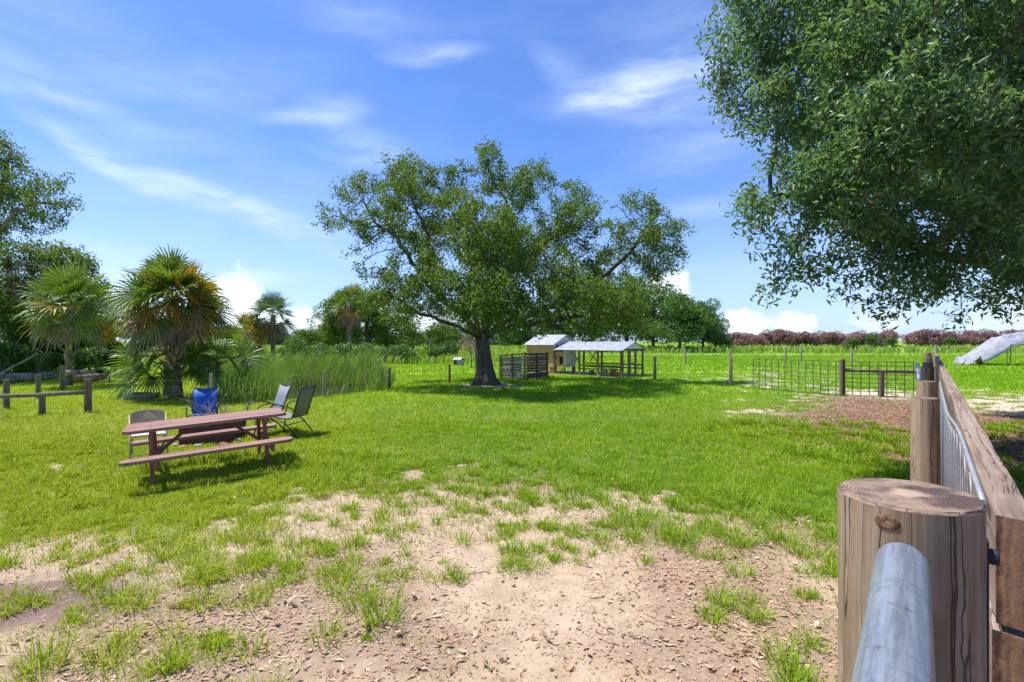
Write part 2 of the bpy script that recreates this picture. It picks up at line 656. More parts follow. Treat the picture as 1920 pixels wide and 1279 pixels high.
def m_endgrain(name, light, dark, stain, rings=150):
    m, t = newmat(name)
    co = t.coord('Object')
    w = t.vm('ADD', co, t.vm('MULTIPLY', t.vm('SUBTRACT', t.noise(co, 18, 3, col=True), (0.5, 0.5, 0.5)), (0.016, 0.016, 0)))
    sp = t.n('ShaderNodeSeparateXYZ')
    t.put(sp.inputs[0], w)
    r = t.m('SQRT', t.m('ADD', t.m('POWER', t.m('ADD', sp.outputs[0], 0.0), 2), t.m('POWER', sp.outputs[1], 2)))
    rv = t.m('MULTIPLY', r, rings)
    ring = t.m('ADD', t.m('MULTIPLY', t.m('SINE', t.m('MULTIPLY', rv, 6.283)), 0.5), 0.5)
    n = t.noise(co, 70, 5, 0.7)
    f = t.m('ADD', t.m('MULTIPLY', ring, 0.30), t.m('MULTIPLY', n, 0.7))
    col = t.mix(t.ss(f, 0.25, 0.8), dark, light)
    st = t.noise(co, 16, 4, 0.6)
    col = t.mix(t.ss(st, 0.40, 0.60, 0, 0.9), col, stain)
    core = t.ss(t.m('ADD', r, t.m('MULTIPLY', t.noise(co, 60, 4), 0.02)), 0.020, 0.036, 0.75, 0.0)
    col = t.mix(core, col, tuple(min(1, v * 1.35) for v in light))
    ang = t.m('ARCTAN2', sp.outputs[1], sp.outputs[0])
    cv = t.n('ShaderNodeCombineXYZ')
    t.put(cv.inputs[0], t.m('MULTIPLY', ang, 3.0))
    t.put(cv.inputs[1], t.m('MULTIPLY', r, 4.0))
    ck = t.noise(cv.outputs[0], 1.6, 2, 0.5)
    ck = t.ss(t.m('ABSOLUTE', t.m('SUBTRACT', ck, 0.5)), 0.0, 0.008, 0.45, 0.0)
    col = t.mix(ck, col, tuple(v * 0.2 for v in dark))
    h = t.m('SUBTRACT', f, ck)
    t.pbr(col, 0.85, 0, t.bump(h, 0.5, 0.004), 0.25)
    return m


MT = {}
MT['bark'] = m_simple('oak bark', (0.060, 0.050, 0.042), (0.16, 0.135, 0.115), 9, 0.9, 0.8, 0.05, stretch=(1, 1, 0.28), c3=(0.10, 0.105, 0.085))
MT['bark_grey'] = m_simple('grey bark', (0.10, 0.085, 0.07), (0.24, 0.21, 0.18), 9, 0.9, 0.8, 0.04, stretch=(1, 1, 0.3))
MT['palm_bark'] = m_simple('palm bark', (0.12, 0.075, 0.05), (0.32, 0.22, 0.16), 14, 0.9, 0.8, 0.03, stretch=(1, 1, 0.5), c3=(0.28, 0.25, 0.21))
MT['boot'] = m_simple('palm boots', (0.26, 0.22, 0.17), (0.44, 0.39, 0.32), 12, 0.9, 0.4, 0.02, c3=(0.2, 0.14, 0.09))
MT['oak'] = m_leaf('oak leaves', (0.036, 0.090, 0.014), (0.064, 0.145, 0.020), (0.150, 0.225, 0.026), 0.55, 0.34, 0.55, 0.3)
MT['oak_near'] = m_leaf('near oak leaves', (0.040, 0.096, 0.042), (0.064, 0.150, 0.060), (0.140, 0.240, 0.090), 0.42, 0.44, 0.9, 0.6)
MT['green'] = m_leaf('bright tree leaves', (0.034, 0.090, 0.016), (0.060, 0.145, 0.022), (0.11, 0.20, 0.03), 0.5, 0.3, 0.35)
MT['dark'] = m_leaf('dark wood leaves', (0.034, 0.080, 0.018), (0.065, 0.140, 0.024), (0.14, 0.22, 0.034), 0.5, 0.38, 0.35)
MT['haze_leaf'] = m_leaf('far leaves with haze tint', (0.05, 0.095, 0.060), (0.07, 0.125, 0.075), (0.095, 0.15, 0.075), 0.6, 0.2, 0.15)  # blue cast of distance haze is put into the leaf colour
MT['maroon'] = m_leaf('maroon leaves', (0.12, 0.050, 0.064), (0.22, 0.105, 0.128), (0.38, 0.23, 0.25), 0.5, 0.25, 0.25)
MT['weed'] = m_leaf('field weeds', (0.14, 0.26, 0.030), (0.22, 0.36, 0.035), (0.34, 0.42, 0.06), 0.6, 0.3, 0.12)
MT['pink'] = m_leaf('pinkish shrub leaves', (0.15, 0.16, 0.06), (0.24, 0.16, 0.12), (0.34, 0.22, 0.18), 0.6, 0.3, 0.8)
MT['frond'] = m_leaf('palm green fronds', (0.055, 0.125, 0.022), (0.095, 0.185, 0.026), (0.19, 0.27, 0.034), 0.45, 0.25, 0.8)
MT['frond_y'] = m_leaf('palm yellow fronds', (0.24, 0.17, 0.025), (0.32, 0.20, 0.028), (0.40, 0.22, 0.03), 0.5, 0.25, 0.8)
MT['frond_b'] = m_leaf('palm dead fronds', (0.12, 0.075, 0.05), (0.22, 0.15, 0.10), (0.30, 0.22, 0.15), 0.8, 0.1, 0.8)
MT['frond_blue'] = m_leaf('palm blue-green fronds', (0.045, 0.10, 0.060), (0.075, 0.15, 0.085), (0.12, 0.20, 0.10), 0.45, 0.2, 0.8)
MT['reed'] = m_leaf('reed blades', (0.045, 0.15, 0.014), (0.085, 0.235, 0.022), (0.21, 0.30, 0.045), 0.5, 0.3, 0.5)
MT['deadreed'] = m_leaf('dead reed blades', (0.22, 0.15, 0.09), (0.32, 0.23, 0.14), (0.42, 0.31, 0.20), 0.8, 0.1, 0.5)
MT['banana'] = m_leaf('broad leaves', (0.11, 0.24, 0.03), (0.18, 0.32, 0.04), (0.26, 0.36, 0.05), 0.4, 0.35, 0.8)
MT['deadleaf'] = m_leaf('dead leaves', (0.20, 0.095, 0.052), (0.42, 0.265, 0.17), (0.55, 0.40, 0.28), 0.75, 0.08, 2.0)
MT['chip'] = m_leaf('mulch chips', (0.11, 0.055, 0.035), (0.24, 0.13, 0.085), (0.42, 0.28, 0.19), 0.85, 0.0, 2.0)
MT['twig'] = m_simple('dry twig', (0.22, 0.16, 0.12), (0.40, 0.33, 0.26), 30, 0.9, 0.3)
MT['redwood'] = m_wood('red brown painted timber', (0.37, 0.220, 0.175), (0.29, 0.155, 0.12), (0.19, 0.098, 0.076), axis=0, fine=26, crack=0.25, rough=0.6)
MT['redwood_leg'] = m_wood('red brown painted legs', (0.32, 0.125, 0.08), (0.25, 0.092, 0.06), (0.17, 0.065, 0.045), axis=2, fine=26, crack=0.25, rough=0.6)
MT['post'] = m_wood('weathered round post', (0.37, 0.295, 0.205), (0.225, 0.145, 0.080), (0.110, 0.064, 0.032), axis=2, fine=70, green=(0.185, 0.17, 0.085), crack=0.7)
MT['post_mid'] = m_wood('pale weathered post', (0.42, 0.33, 0.235), (0.285, 0.195, 0.115), (0.15, 0.092, 0.05), axis=2, fine=42, crack=0.7)
MT['post_end'] = m_endgrain('post end grain', (0.37, 0.27, 0.195), (0.18, 0.115, 0.082), (0.070, 0.046, 0.044), 250)
MT['rail'] = m_wood('fence board wood', (0.335, 0.265, 0.21), (0.22, 0.150, 0.108), (0.115, 0.080, 0.070), axis=0, fine=46, crack=0.45)
MT['rail_end'] = m_endgrain('board end grain', (0.31, 0.17, 0.095), (0.15, 0.072, 0.042), (0.08, 0.042, 0.032), 90)
MT['knotwood'] = m_simple('dark knot wood', (0.09, 0.045, 0.02), (0.26, 0.14, 0.07), 160, 0.9, 0.5, 0.003)
MT['oldpost'] = m_wood('old dark fence post', (0.26, 0.22, 0.17), (0.17, 0.135, 0.10), (0.09, 0.07, 0.05), axis=2, fine=30, crack=0.6)
MT['oldrail'] = m_wood('old round rail', (0.28, 0.23, 0.18), (0.19, 0.145, 0.11), (0.10, 0.08, 0.06), axis=0, fine=30, crack=0.6)
MT['greypost'] = m_wood('grey thin post', (0.40, 0.36, 0.29), (0.28, 0.24, 0.18), (0.17, 0.14, 0.10), axis=2, fine=30, crack=0.5)
MT['pallet'] = m_wood('weathered slats in sunlit tone', (0.62, 0.53, 0.46), (0.48, 0.40, 0.34), (0.3, 0.24, 0.2), axis=0, fine=30, crack=0.4)  # lightened so the front-left panel looks sunlit; it stands in shade
MT['pallet_dark'] = m_wood('dark weathered slats', (0.20, 0.15, 0.12), (0.13, 0.095, 0.075), (0.07, 0.05, 0.042), axis=0, fine=30, crack=0.5)
MT['coopwood'] = m_wood('coop timber', (0.33, 0.24, 0.16), (0.23, 0.155, 0.10), (0.14, 0.095, 0.065), axis=2, fine=24, crack=0.4)
MT['plywood'] = m_simple('osb wall', (0.56, 0.29, 0.16), (0.68, 0.40, 0.25), 9, 0.8, 0.2, c3=(0.42, 0.21, 0.12))
MT['whitewrap'] = m_simple('white sheet wall', (0.58, 0.61, 0.66), (0.68, 0.70, 0.73), 3, 0.6, 0.05, c3=(0.36, 0.43, 0.55))
MT['dark_panel'] = m_simple('near-black panel', (0.015, 0.012, 0.01), (0.03, 0.025, 0.02), 6, 0.9, 0)  # near-black colour paints the shade inside the nest box and dog house
MT['galv'] = m_simple('galvanised pipe', (0.22, 0.25, 0.31), (0.34, 0.37, 0.43), 26, 0.45, 0.15, 0.002, 0.5, (1, 1, 1), c3=(0.15, 0.175, 0.23))
MT['wire'] = m_simple('galvanised wire', (0.13, 0.13, 0.13), (0.2, 0.2, 0.2), 20, 0.7, 0, metal=0.2)
def m_pipe():
    m, t = newmat('scuffed galvanised pipe')
    co = t.coord('Object')
    st = t.noise(t.mapping(co, (9, 160, 160)), 1, 5, 0.65)
    sp = t.voro(co, 230, out='Color')
    sc = t.n('ShaderNodeSeparateColor')
    t.put(sc.inputs[0], sp)
    blot = t.noise(t.mapping(co, (3, 1, 1)), 9, 5, 0.65)
    col = t.mix(t.ss(st, 0.35, 0.65), (0.20, 0.225, 0.275), (0.33, 0.36, 0.41))
    col = t.mix(t.m('MULTIPLY', sc.outputs[0], 0.25), col, (0.42, 0.45, 0.50))
    col = t.mix(t.ss(blot, 0.52, 0.66, 0, 0.55), col, (0.13, 0.15, 0.19))
    dirt = t.ss(t.noise(co, 70, 4, 0.7), 0.64, 0.70, 0, 0.7)
    col = t.mix(dirt, col, (0.16, 0.12, 0.09))
    ro = t.m('ADD', 0.34, t.m('MULTIPLY', st, 0.25))
    t.pbr(col, ro, 0.5, t.bump(t.m('ADD', st, dirt), 0.12, 0.002), 0.5)
    return m


MT['pipe'] = m_pipe()
MT['hoopwire'] = m_simple('dull galvanised wire', (0.26, 0.28, 0.31), (0.36, 0.38, 0.41), 30, 0.6, 0, metal=0.3)
MT['darkwire'] = m_simple('weathered panel wire', (0.09, 0.10, 0.095), (0.16, 0.165, 0.155), 20, 0.6, 0, metal=0.3)
MT['black'] = m_simple('black rubber strip', (0.012, 0.012, 0.014), (0.03, 0.03, 0.033), 20, 0.5, 0.1)
MT['chairframe'] = m_simple('bronze chair tube', (0.030, 0.028, 0.026), (0.055, 0.05, 0.045), 12, 0.4, 0, metal=0.3)
MT['tanmetal'] = m_simple('tan chair metal', (0.38, 0.27, 0.165), (0.46, 0.34, 0.21), 10, 0.5, 0.05, c3=(0.30, 0.20, 0.12))
MT['tanseat'] = m_simple('pale tan seat', (0.50, 0.45, 0.40), (0.60, 0.55, 0.49), 10, 0.5, 0.05)
MT['fire_metal'] = m_simple('dark red fire box', (0.085, 0.022, 0.018), (0.15, 0.042, 0.032), 9, 0.7, 0.3, c3=(0.05, 0.025, 0.02))
MT['stone_o'] = m_simple('orange stone', (0.45, 0.20, 0.10), (0.62, 0.38, 0.22), 8, 0.9, 0.5)
MT['stone_g'] = m_simple('grey stone', (0.34, 0.31, 0.28), (0.5, 0.46, 0.42), 8, 0.9, 0.5)
MT['tarp'] = m_simple('grey tarp', (0.23, 0.235, 0.27), (0.36, 0.365, 0.41), 3, 0.6, 0.3, 0.02)
MT['bucket'] = m_simple('grey bucket plastic', (0.30, 0.32, 0.34), (0.4, 0.42, 0.44), 6, 0.5, 0.05)
MT['terracotta'] = m_simple('terracotta', (0.32, 0.13, 0.07), (0.42, 0.19, 0.11), 8, 0.85, 0.1)
MT['greywood'] = m_wood('grey sawn timber', (0.36, 0.33, 0.29), (0.25, 0.22, 0.19), (0.13, 0.11, 0.1), axis=0, fine=24, crack=0.6)
MT['dogwall'] = m_simple('pale dog house plastic', (0.25, 0.25, 0.29), (0.34, 0.33, 0.37), 6, 0.6, 0.05)
MT['dogroof'] = m_simple('dog house roof', (0.28, 0.25, 0.23), (0.36, 0.33, 0.31), 6, 0.6, 0.05)


def m_sling(name, c1, c2, rough=0.6):
    m, t = newmat(name)
    co = t.coord('Object')
    w1 = t.n('ShaderNodeTexWave', bands_direction='X')
    t.put(w1.inputs['Vector'], co)
    w1.inputs['Scale'].default_value = 60
    w2 = t.n('ShaderNodeTexWave', bands_direction='Z')
    t.put(w2.inputs['Vector'], co)
    w2.inputs['Scale'].default_value = 60
    f = t.m('MULTIPLY', w1.outputs['Fac'], w2.outputs['Fac'])
    f = t.m('ADD', t.m('MULTIPLY', f, 0.5), t.m('MULTIPLY', t.noise(co, 7, 4), 0.5))
    t.pbr(t.mix(t.ss(f, 0.2, 0.7), c1, c2), rough, 0, t.bump(f, 0.2, 0.002), 0.3)
    return m


MT['sling_grey'] = m_sling('grey sling fabric', (0.20, 0.21, 0.245), (0.30, 0.315, 0.355))
MT['sling_tan'] = m_sling('taupe sling fabric', (0.19, 0.17, 0.13), (0.28, 0.25, 0.19))
MT['sling_blue'] = m_sling('blue sling fabric', (0.018, 0.095, 0.36), (0.035, 0.15, 0.48))


def m_roof():
    m, t = newmat('galvanised roof sheet')
    co = t.coord('Object')
    wv = t.n('ShaderNodeTexWave', bands_direction='X')
    t.put(wv.inputs['Vector'], co)
    wv.inputs['Scale'].default_value = 2.2
    n = t.noise(co, 3.5, 5, 0.6)
    col = t.mix(t.ss(n, 0.4, 0.65), (0.46, 0.48, 0.53), (0.33, 0.35, 0.40))
    col = t.mix(t.ss(wv.outputs['Fac'], 0.80, 0.97, 0, 0.8), col, (0.20, 0.21, 0.24))  # dark bands along the corrugation paint its shade into the colour
    col = t.mix(t.ss(t.noise(co, 6, 4), 0.57, 0.68, 0, 0.75), col, (0.26, 0.155, 0.10))
    t.pbr(col, 0.5, 0.25, t.bump(wv.outputs['Fac'], 0.6, 0.02), 0.4)
    return m


MT['roof'] = m_roof()


def m_ground():
    m, t = newmat('ground sand grass and litter')
    P = t.pos()
    cov = t.attr('cover')
    lit = t.attr('litter')
    mul = t.attr('mulch')
    pnd = t.attr('bank')
    n_big = t.noise(P, 0.9, 4, 0.6)
    n_mid = t.noise(P, 5.5, 5, 0.65)
    n_f = t.noise(P, 42, 5, 0.7)
    n_ff = t.noise(P, 160, 3, 0.7)
    # sand
    sand = t.mix(t.ss(n_mid, 0.34, 0.66), (0.44, 0.325, 0.220), (0.55, 0.420, 0.295))
    sand = t.mix(t.ss(n_f, 0.55, 0.72, 0, 0.55), sand, (0.25, 0.15, 0.095))
    sand = t.mix(t.ss(n_big, 0.52, 0.68, 0, 0.6), sand, (0.58, 0.45, 0.345))
    # small litter crumbs in the sand
    vor = t.voro(P, 75, out='Color')
    vs = t.n('ShaderNodeSeparateColor')
    t.put(vs.inputs[0], vor)
    crumb = t.m('MULTIPLY', t.ss(vs.outputs[0], 0.80, 0.84), t.ss(t.noise(P, 4, 3), 0.4, 0.6))
    sand = t.mix(t.m('MULTIPLY', crumb, 0.75), sand, (0.17, 0.09, 0.055))
    # leaf litter / brown dirt
    dirt = t.mix(t.ss(n_f, 0.3, 0.7), (0.25, 0.172, 0.116), (0.43, 0.315, 0.225))
    dirt = t.mix(t.ss(vs.outputs[1], 0.55, 0.9, 0, 0.8), dirt, (0.38, 0.26, 0.185))
    chips = t.voro(t.mapping(P, (1, 1, 1), (0, 0, 0.4)), 26, out='Color')
    cs = t.n('ShaderNodeSeparateColor')
    t.put(cs.inputs[0], chips)
    mcol = t.ramp(cs.outputs[0], [(0.0, (0.085, 0.042, 0.028)), (0.5, (0.20, 0.105, 0.068)), (1.0, (0.38, 0.24, 0.165))])
    lf = t.ss(t.m('ADD', lit, t.m('MULTIPLY', t.m('SUBTRACT', n_mid, 0.5), 1.0)), 0.25, 0.6)
    col = t.mix(t.m('MULTIPLY', lf, 0.85), sand, dirt)
    col = t.mix(t.ss(t.m('ADD', mul, t.m('MULTIPLY', t.m('SUBTRACT', n_mid, 0.5), 1.2)), 0.35, 0.65), col, mcol)
    # purple-brown bare patch on the left, dark ring under the oak
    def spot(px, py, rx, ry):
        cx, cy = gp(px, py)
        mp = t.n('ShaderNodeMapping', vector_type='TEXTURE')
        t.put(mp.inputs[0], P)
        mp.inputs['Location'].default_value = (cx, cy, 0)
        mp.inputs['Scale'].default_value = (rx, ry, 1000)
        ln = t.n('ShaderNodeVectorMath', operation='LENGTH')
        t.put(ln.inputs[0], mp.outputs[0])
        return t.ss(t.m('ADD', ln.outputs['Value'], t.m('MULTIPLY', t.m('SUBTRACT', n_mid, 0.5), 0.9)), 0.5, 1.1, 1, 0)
    purp = t.mix(t.ss(n_f, 0.3, 0.7), (0.13, 0.078, 0.075), (0.25, 0.165, 0.15))
    col = t.mix(t.m('MULTIPLY', spot(60, 1130, 0.9, 0.5), 0.85), col, purp)
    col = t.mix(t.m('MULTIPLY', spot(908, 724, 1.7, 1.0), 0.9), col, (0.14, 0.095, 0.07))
    # pale sand lane on the right
    sep0 = t.n('ShaderNodeSeparateXYZ')
    t.put(sep0.inputs[0], P)
    farsand = t.ss(sep0.outputs[1], 9, 15)
    col = t.mix(t.m('MULTIPLY', farsand, t.m('SUBTRACT', 0.85, t.m('MULTIPLY', mul, 0.75))), col, t.mix(n_f, (0.48, 0.40, 0.30), (0.66, 0.57, 0.46)))
    # grass under-colour
    sep = t.n('ShaderNodeSeparateXYZ')
    t.put(sep.inputs[0], P)
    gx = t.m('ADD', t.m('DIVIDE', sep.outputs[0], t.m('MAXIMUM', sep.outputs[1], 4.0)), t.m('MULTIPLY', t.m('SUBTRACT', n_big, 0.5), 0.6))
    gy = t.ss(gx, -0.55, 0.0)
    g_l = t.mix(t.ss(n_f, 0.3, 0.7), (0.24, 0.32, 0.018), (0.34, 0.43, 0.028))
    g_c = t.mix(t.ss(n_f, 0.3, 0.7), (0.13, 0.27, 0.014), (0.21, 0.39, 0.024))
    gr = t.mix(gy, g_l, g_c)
    gr = t.mix(t.ss(t.noise(P, 0.33, 5, 0.65), 0.42, 0.66, 0, 0.75), gr, (0.28, 0.40, 0.028))
    gr = t.mix(t.ss(t.noise(t.mapping(P, (1, 2.2, 1)), 0.8, 5, 0.7), 0.56, 0.72, 0, 0.45), gr, (0.13, 0.24, 0.018))
    nearf = t.ss(sep.outputs[1], 8, 22, 0.62, 1.0)
    gr = t.mix(t.m('MULTIPLY', t.m('SUBTRACT', 1.0, nearf), 1.7), gr, (0.15, 0.125, 0.055))
    gr = t.mix(t.ss(sep.outputs[1], 40, 80, 0, 0.35), gr, (0.13, 0.22, 0.03))
    cf = t.ss(t.m('ADD', cov, t.m('MULTIPLY', t.m('SUBTRACT', n_f, 0.5), 0.7)), 0.45, 0.8)
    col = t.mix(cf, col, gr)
    col = t.mix(pnd, col, (0.045, 0.035, 0.025))
    h = t.m('ADD', t.m('ADD', t.m('MULTIPLY', n_mid, 1.2), t.m('MULTIPLY', n_f, 0.7)), t.m('MULTIPLY', n_ff, 0.25))
    t.pbr(col, 0.92, 0, t.bump(h, 0.75, 0.03), 0.15)
    return m


def m_blade():
    m, t = newmat('grass blades')
    g = t.n('ShaderNodeNewGeometry')
    P = g.outputs['Position']
    r = g.outputs['Random Per Island']
    sep = t.n('ShaderNodeSeparateXYZ')
    t.put(sep.inputs[0], P)
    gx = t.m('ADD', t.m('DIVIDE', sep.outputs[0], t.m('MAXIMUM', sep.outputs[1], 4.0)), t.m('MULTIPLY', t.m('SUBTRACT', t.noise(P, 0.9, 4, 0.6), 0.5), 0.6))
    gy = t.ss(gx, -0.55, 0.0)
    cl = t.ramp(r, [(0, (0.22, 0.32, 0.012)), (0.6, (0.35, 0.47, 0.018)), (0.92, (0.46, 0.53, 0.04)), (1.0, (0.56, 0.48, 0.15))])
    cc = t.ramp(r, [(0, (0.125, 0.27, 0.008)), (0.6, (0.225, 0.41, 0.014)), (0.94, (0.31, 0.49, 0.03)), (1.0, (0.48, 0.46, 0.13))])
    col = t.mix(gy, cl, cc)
    col = t.mix(t.ss(t.noise(P, 0.33, 5, 0.65), 0.42, 0.66, 0, 0.6), col, t.ramp(r, [(0, (0.26, 0.37, 0.014)), (1, (0.40, 0.52, 0.025))]))
    col = t.mix(t.ss(t.noise(t.mapping(P, (1, 2.2, 1)), 0.8, 5, 0.7), 0.56, 0.72, 0, 0.4), col, (0.14, 0.27, 0.012))
    sparse = t.ss(t.attr('thin'), 0.15, 0.75, 0.0, 0.7)
    col = t.mix(sparse, col, t.ramp(r, [(0, (0.12, 0.20, 0.014)), (0.6, (0.24, 0.34, 0.028)), (0.85, (0.34, 0.41, 0.05)), (1, (0.50, 0.44, 0.18))]))
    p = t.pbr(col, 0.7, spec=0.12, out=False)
    tr = t.n('ShaderNodeBsdfTranslucent')
    t.put(tr.inputs[0], t.mix(1.0, col, (1.3, 1.2, 0.7), 'MULTIPLY'))
    mx = t.n('ShaderNodeMixShader')
    mx.inputs[0].default_value = 0.32
    t.t.links.new(p, mx.inputs[1])
    t.t.links.new(tr.outputs[0], mx.inputs[2])
    t.out(mx.outputs[0])
    return m


# ------------------------------------------------------------------ ground sheet
def axis_pts(lo, f0, f1, hi, step, grow=1.13):
    a = list(np.arange(f0, f1 + 1e-6, step))
    s, v = step, f1
    while v < hi:
        s *= grow
        v += s
        a.append(v)
    s, v = step, f0
    pre = []
    while v > lo:
        s *= grow
        v -= s
        pre.append(v)
    return np.array(pre[::-1] + a)


def build_ground():
    xs = axis_pts(-1500, -8.5, 8, 1500, 0.045, 1.07)
    ys = axis_pts(-60, 1.9, 9.5, 2500, 0.045, 1.05)
    X, Y = np.meshgrid(xs, ys)
    x, y = X.ravel(), Y.ravel()
    V = np.stack([x, y, gz(x, y)], 1)
    nx, ny = len(xs), len(ys)
    i = np.arange(nx * (ny - 1)).reshape(ny - 1, nx)[:, :-1].ravel()
    F = np.stack([i, i + 1, i + nx + 1, i + nx], 1)
    sd = pond_sd(x, y)
    o = np_mesh('ground', V, [F], m_ground(), smooth=True, attrs={
        'cover': cover(x, y, 0.10) * thinning(x, y), 'litter': litter(x, y), 'mulch': mulch(x, y), 'bank': sstep(sd, 0.3, 1.2)})
    tag(o, kind='structure')
    print('ground', len(V))


def build_pond():
    m, t = newmat('dark pond water')
    n = t.noise(t.pos(), 3.0, 3, 0.5)
    t.pbr((0.018, 0.022, 0.014), 0.06, 0, t.bump(n, 0.08, 0.02), 0.5)
    c = POND.mean(0)
    pts = [(c[0] + (p[0] - c[0]) * 1.02, c[1] + (p[1] - c[1]) * 1.02) for p in POND]
    mb = MB()
    mb.poly([(p[0], p[1], -0.50) for p in pts])
    tag(mb.build('pond_water', m), kind='structure')


# ------------------------------------------------------------------ blades
def blades(x, y, z, h, w, lean, seg2=True, tilt=None):
    """arrays -> verts, faces. 5-vert blades when seg2, else 3-vert"""
    n = len(x)
    a = rng.uniform(0, 2 * np.pi, n)
    fa = rng.uniform(0, 2 * np.pi, n)
    if tilt is not None:
        a = np.where(np.isnan(tilt), a, tilt)
    lx, ly = np.cos(a) * lean * h, np.sin(a) * lean * h
    wx, wy = np.cos(fa) * w / 2, np.sin(fa) * w / 2
    b = np.stack([x, y, z], 1)
    W = np.stack([wx, wy, 0 * wx], 1)
    if seg2:
        mid = b + np.stack([lx * .32, ly * .32, h * .62], 1)
        tip = b + np.stack([lx, ly, h * (1 - .32 * np.minimum(lean, 1.6))], 1)
        V = np.stack([b - W, b + W, mid + W * .8, mid - W * .8, tip], 1).reshape(-1, 3)
        k = np.arange(n) * 5
        return V, [np.stack([k, k + 1, k + 2, k + 3], 1), np.stack([k + 3, k + 2, k + 4], 1)]
    tip = b + np.stack([lx, ly, h], 1)
    V = np.stack([b - W, b + W, tip], 1).reshape(-1, 3)
    k = np.arange(n) * 3
    return V, [np.stack([k, k + 1, k + 2], 1)]


def join(parts):
    Vs, Fs, off = [], [], 0
    for V, F in parts:
        Vs.append(V)
        Fs += [f + off for f in F]
        off += len(V)
    by = {}
    for f in Fs:
        by.setdefault(f.shape[1], []).append(f)
    return np.concatenate(Vs), [np.concatenate(v) for v in by.values()]


def frustum_pts(n, y0, y1, k=1.12):
    y = np.sqrt(rng.uniform(y0 ** 2, y1 ** 2, n))
    x = rng.uniform(-1, 1, n) * (y * k + 0.4)
    return x, y


def build_grass():
    parts, thin = [], []
    for y0, y1, dens, hh, ww, seg in [(1.9, 4.2, 7500, .050, .0042, True), (4.2, 7, 4800, .050, .0058, True), (7, 11, 2100, .052, .0095, True),
                                      (11, 17, 640, .055, .017, False), (17, 28, 240, .065, .032, False), (28, 60, 40, .09, .08, False)]:
        area = 1.12 * (y1 ** 2 - y0 ** 2)
        x, y = frustum_pts(int(area * dens), y0, y1)
        c = cover(x, y)
        cl = fbm(x * 5, y * 5, 91, 2)
        c = np.maximum(c, .07 * (raw_cover(x, y) > .12) * sstep(-y, -12, -9))
        keep = rng.uniform(0, 1, len(x)) < c * (0.35 + 1.1 * cl) * thinning(x, y)
        keep &= ~((np.hypot(x + 1.1, y - 20.5) < 0.7))
        x, y, c, cl = x[keep], y[keep], c[keep], cl[keep]
        rc = raw_cover(x, y)
        h = hh * rng.uniform(.5, 1.35, len(x)) * (0.55 + 0.9 * cl) * (1 + 0.35 * (rc > .85))
        V, F = blades(x, y, gz(x, y) - .005, h, ww * rng.uniform(.6, 1.2, len(x)), rng.uniform(.2, 1.3, len(x)), seg)
        parts.append((V, F))
        thin.append(np.repeat(1 - rc, 5 if seg else 3))
    # tufts in the thin places
    tx, ty = frustum_pts(8200, 2.0, 11)
    rc = raw_cover(tx, ty)
    c = cover(tx, ty, 0.2)
    p = np.where((rc > 0.05) & (rc < 0.93), 0.06 + 0.5 * c, 0.006 * (rc > .2))
    k = rng.uniform(0, 1, len(tx)) < p
    tx, ty = tx[k], ty[k]
    nb = rng.integers(14, 110, len(tx))
    sz = rng.lognormal(.05, .38, len(tx))
    xx = np.repeat(tx, nb)
    yy = np.repeat(ty, nb)
    ss = np.repeat(sz, nb)
    off = rng.normal(0, 1, (len(xx), 2)) * (0.022 * ss * np.sqrt(np.repeat(nb, nb) / 30))[:, None]
    ang = np.arctan2(off[:, 1], off[:, 0]) + rng.normal(0, .5, len(xx))
    xx, yy = xx + off[:, 0], yy + off[:, 1]
    h = rng.uniform(.04, .115, len(xx)) * ss
    parts.append(blades(xx, yy, gz(xx, yy) - .005, h, rng.uniform(.004, .0075, len(xx)) * np.clip(yy / 4.5, 1, 2.2), rng.uniform(.3, 1.5, len(xx)), True, ang))
    thin.append(np.full(len(xx) * 5, 0.45))
    V, F = join(parts)
    o = np_mesh('grass', V, F, m_blade(), attrs={'thin': np.concatenate(thin)})
    tag(o, 'bright green lawn grass, thin and patchy near the camera', 'grass', kind='stuff')
    print('grass verts', len(V))


def flakes(x, y, z, L, W, flat=0.35, cup=1.0):
    """curled leaf / chip: 6 verts, 2 quads folded on the long axis"""
    n = len(x)
    a = rng.uniform(0, 2 * np.pi, n)
    d = np.stack([np.cos(a), np.sin(a), rng.normal(0, flat, n)], 1)
    d /= np.linalg.norm(d, axis=1)[:, None]
    s = np.stack([-np.sin(a), np.cos(a), rng.normal(0, flat, n)], 1)
    up = np.array([0, 0, 1.0])
    c = np.stack([x, y, z], 1)
    L, W = L[:, None], W[:, None]
    curl = rng.uniform(-.1, .35, n)[:, None] * cup
    fold = rng.uniform(.0, .6, n)[:, None] * cup
    b, tip = c - d * L / 2 + up * L * curl * .6, c + d * L / 2 + up * L * curl
    l1, r1 = c - s * W / 2 + up * W * fold, c + s * W / 2 + up * W * fold
    m1 = c - d * L * .05
    V = np.stack([b, l1, tip, r1, m1], 1).reshape(-1, 3)
    k = np.arange(n) * 5
    F = np.concatenate([np.stack([k, k + 4, k + 1], 1), np.stack([k + 4, k + 2, k + 1], 1), np.stack([k, k + 3, k + 4], 1), np.stack([k + 4, k + 3, k + 2], 1)])
    return V, [F]


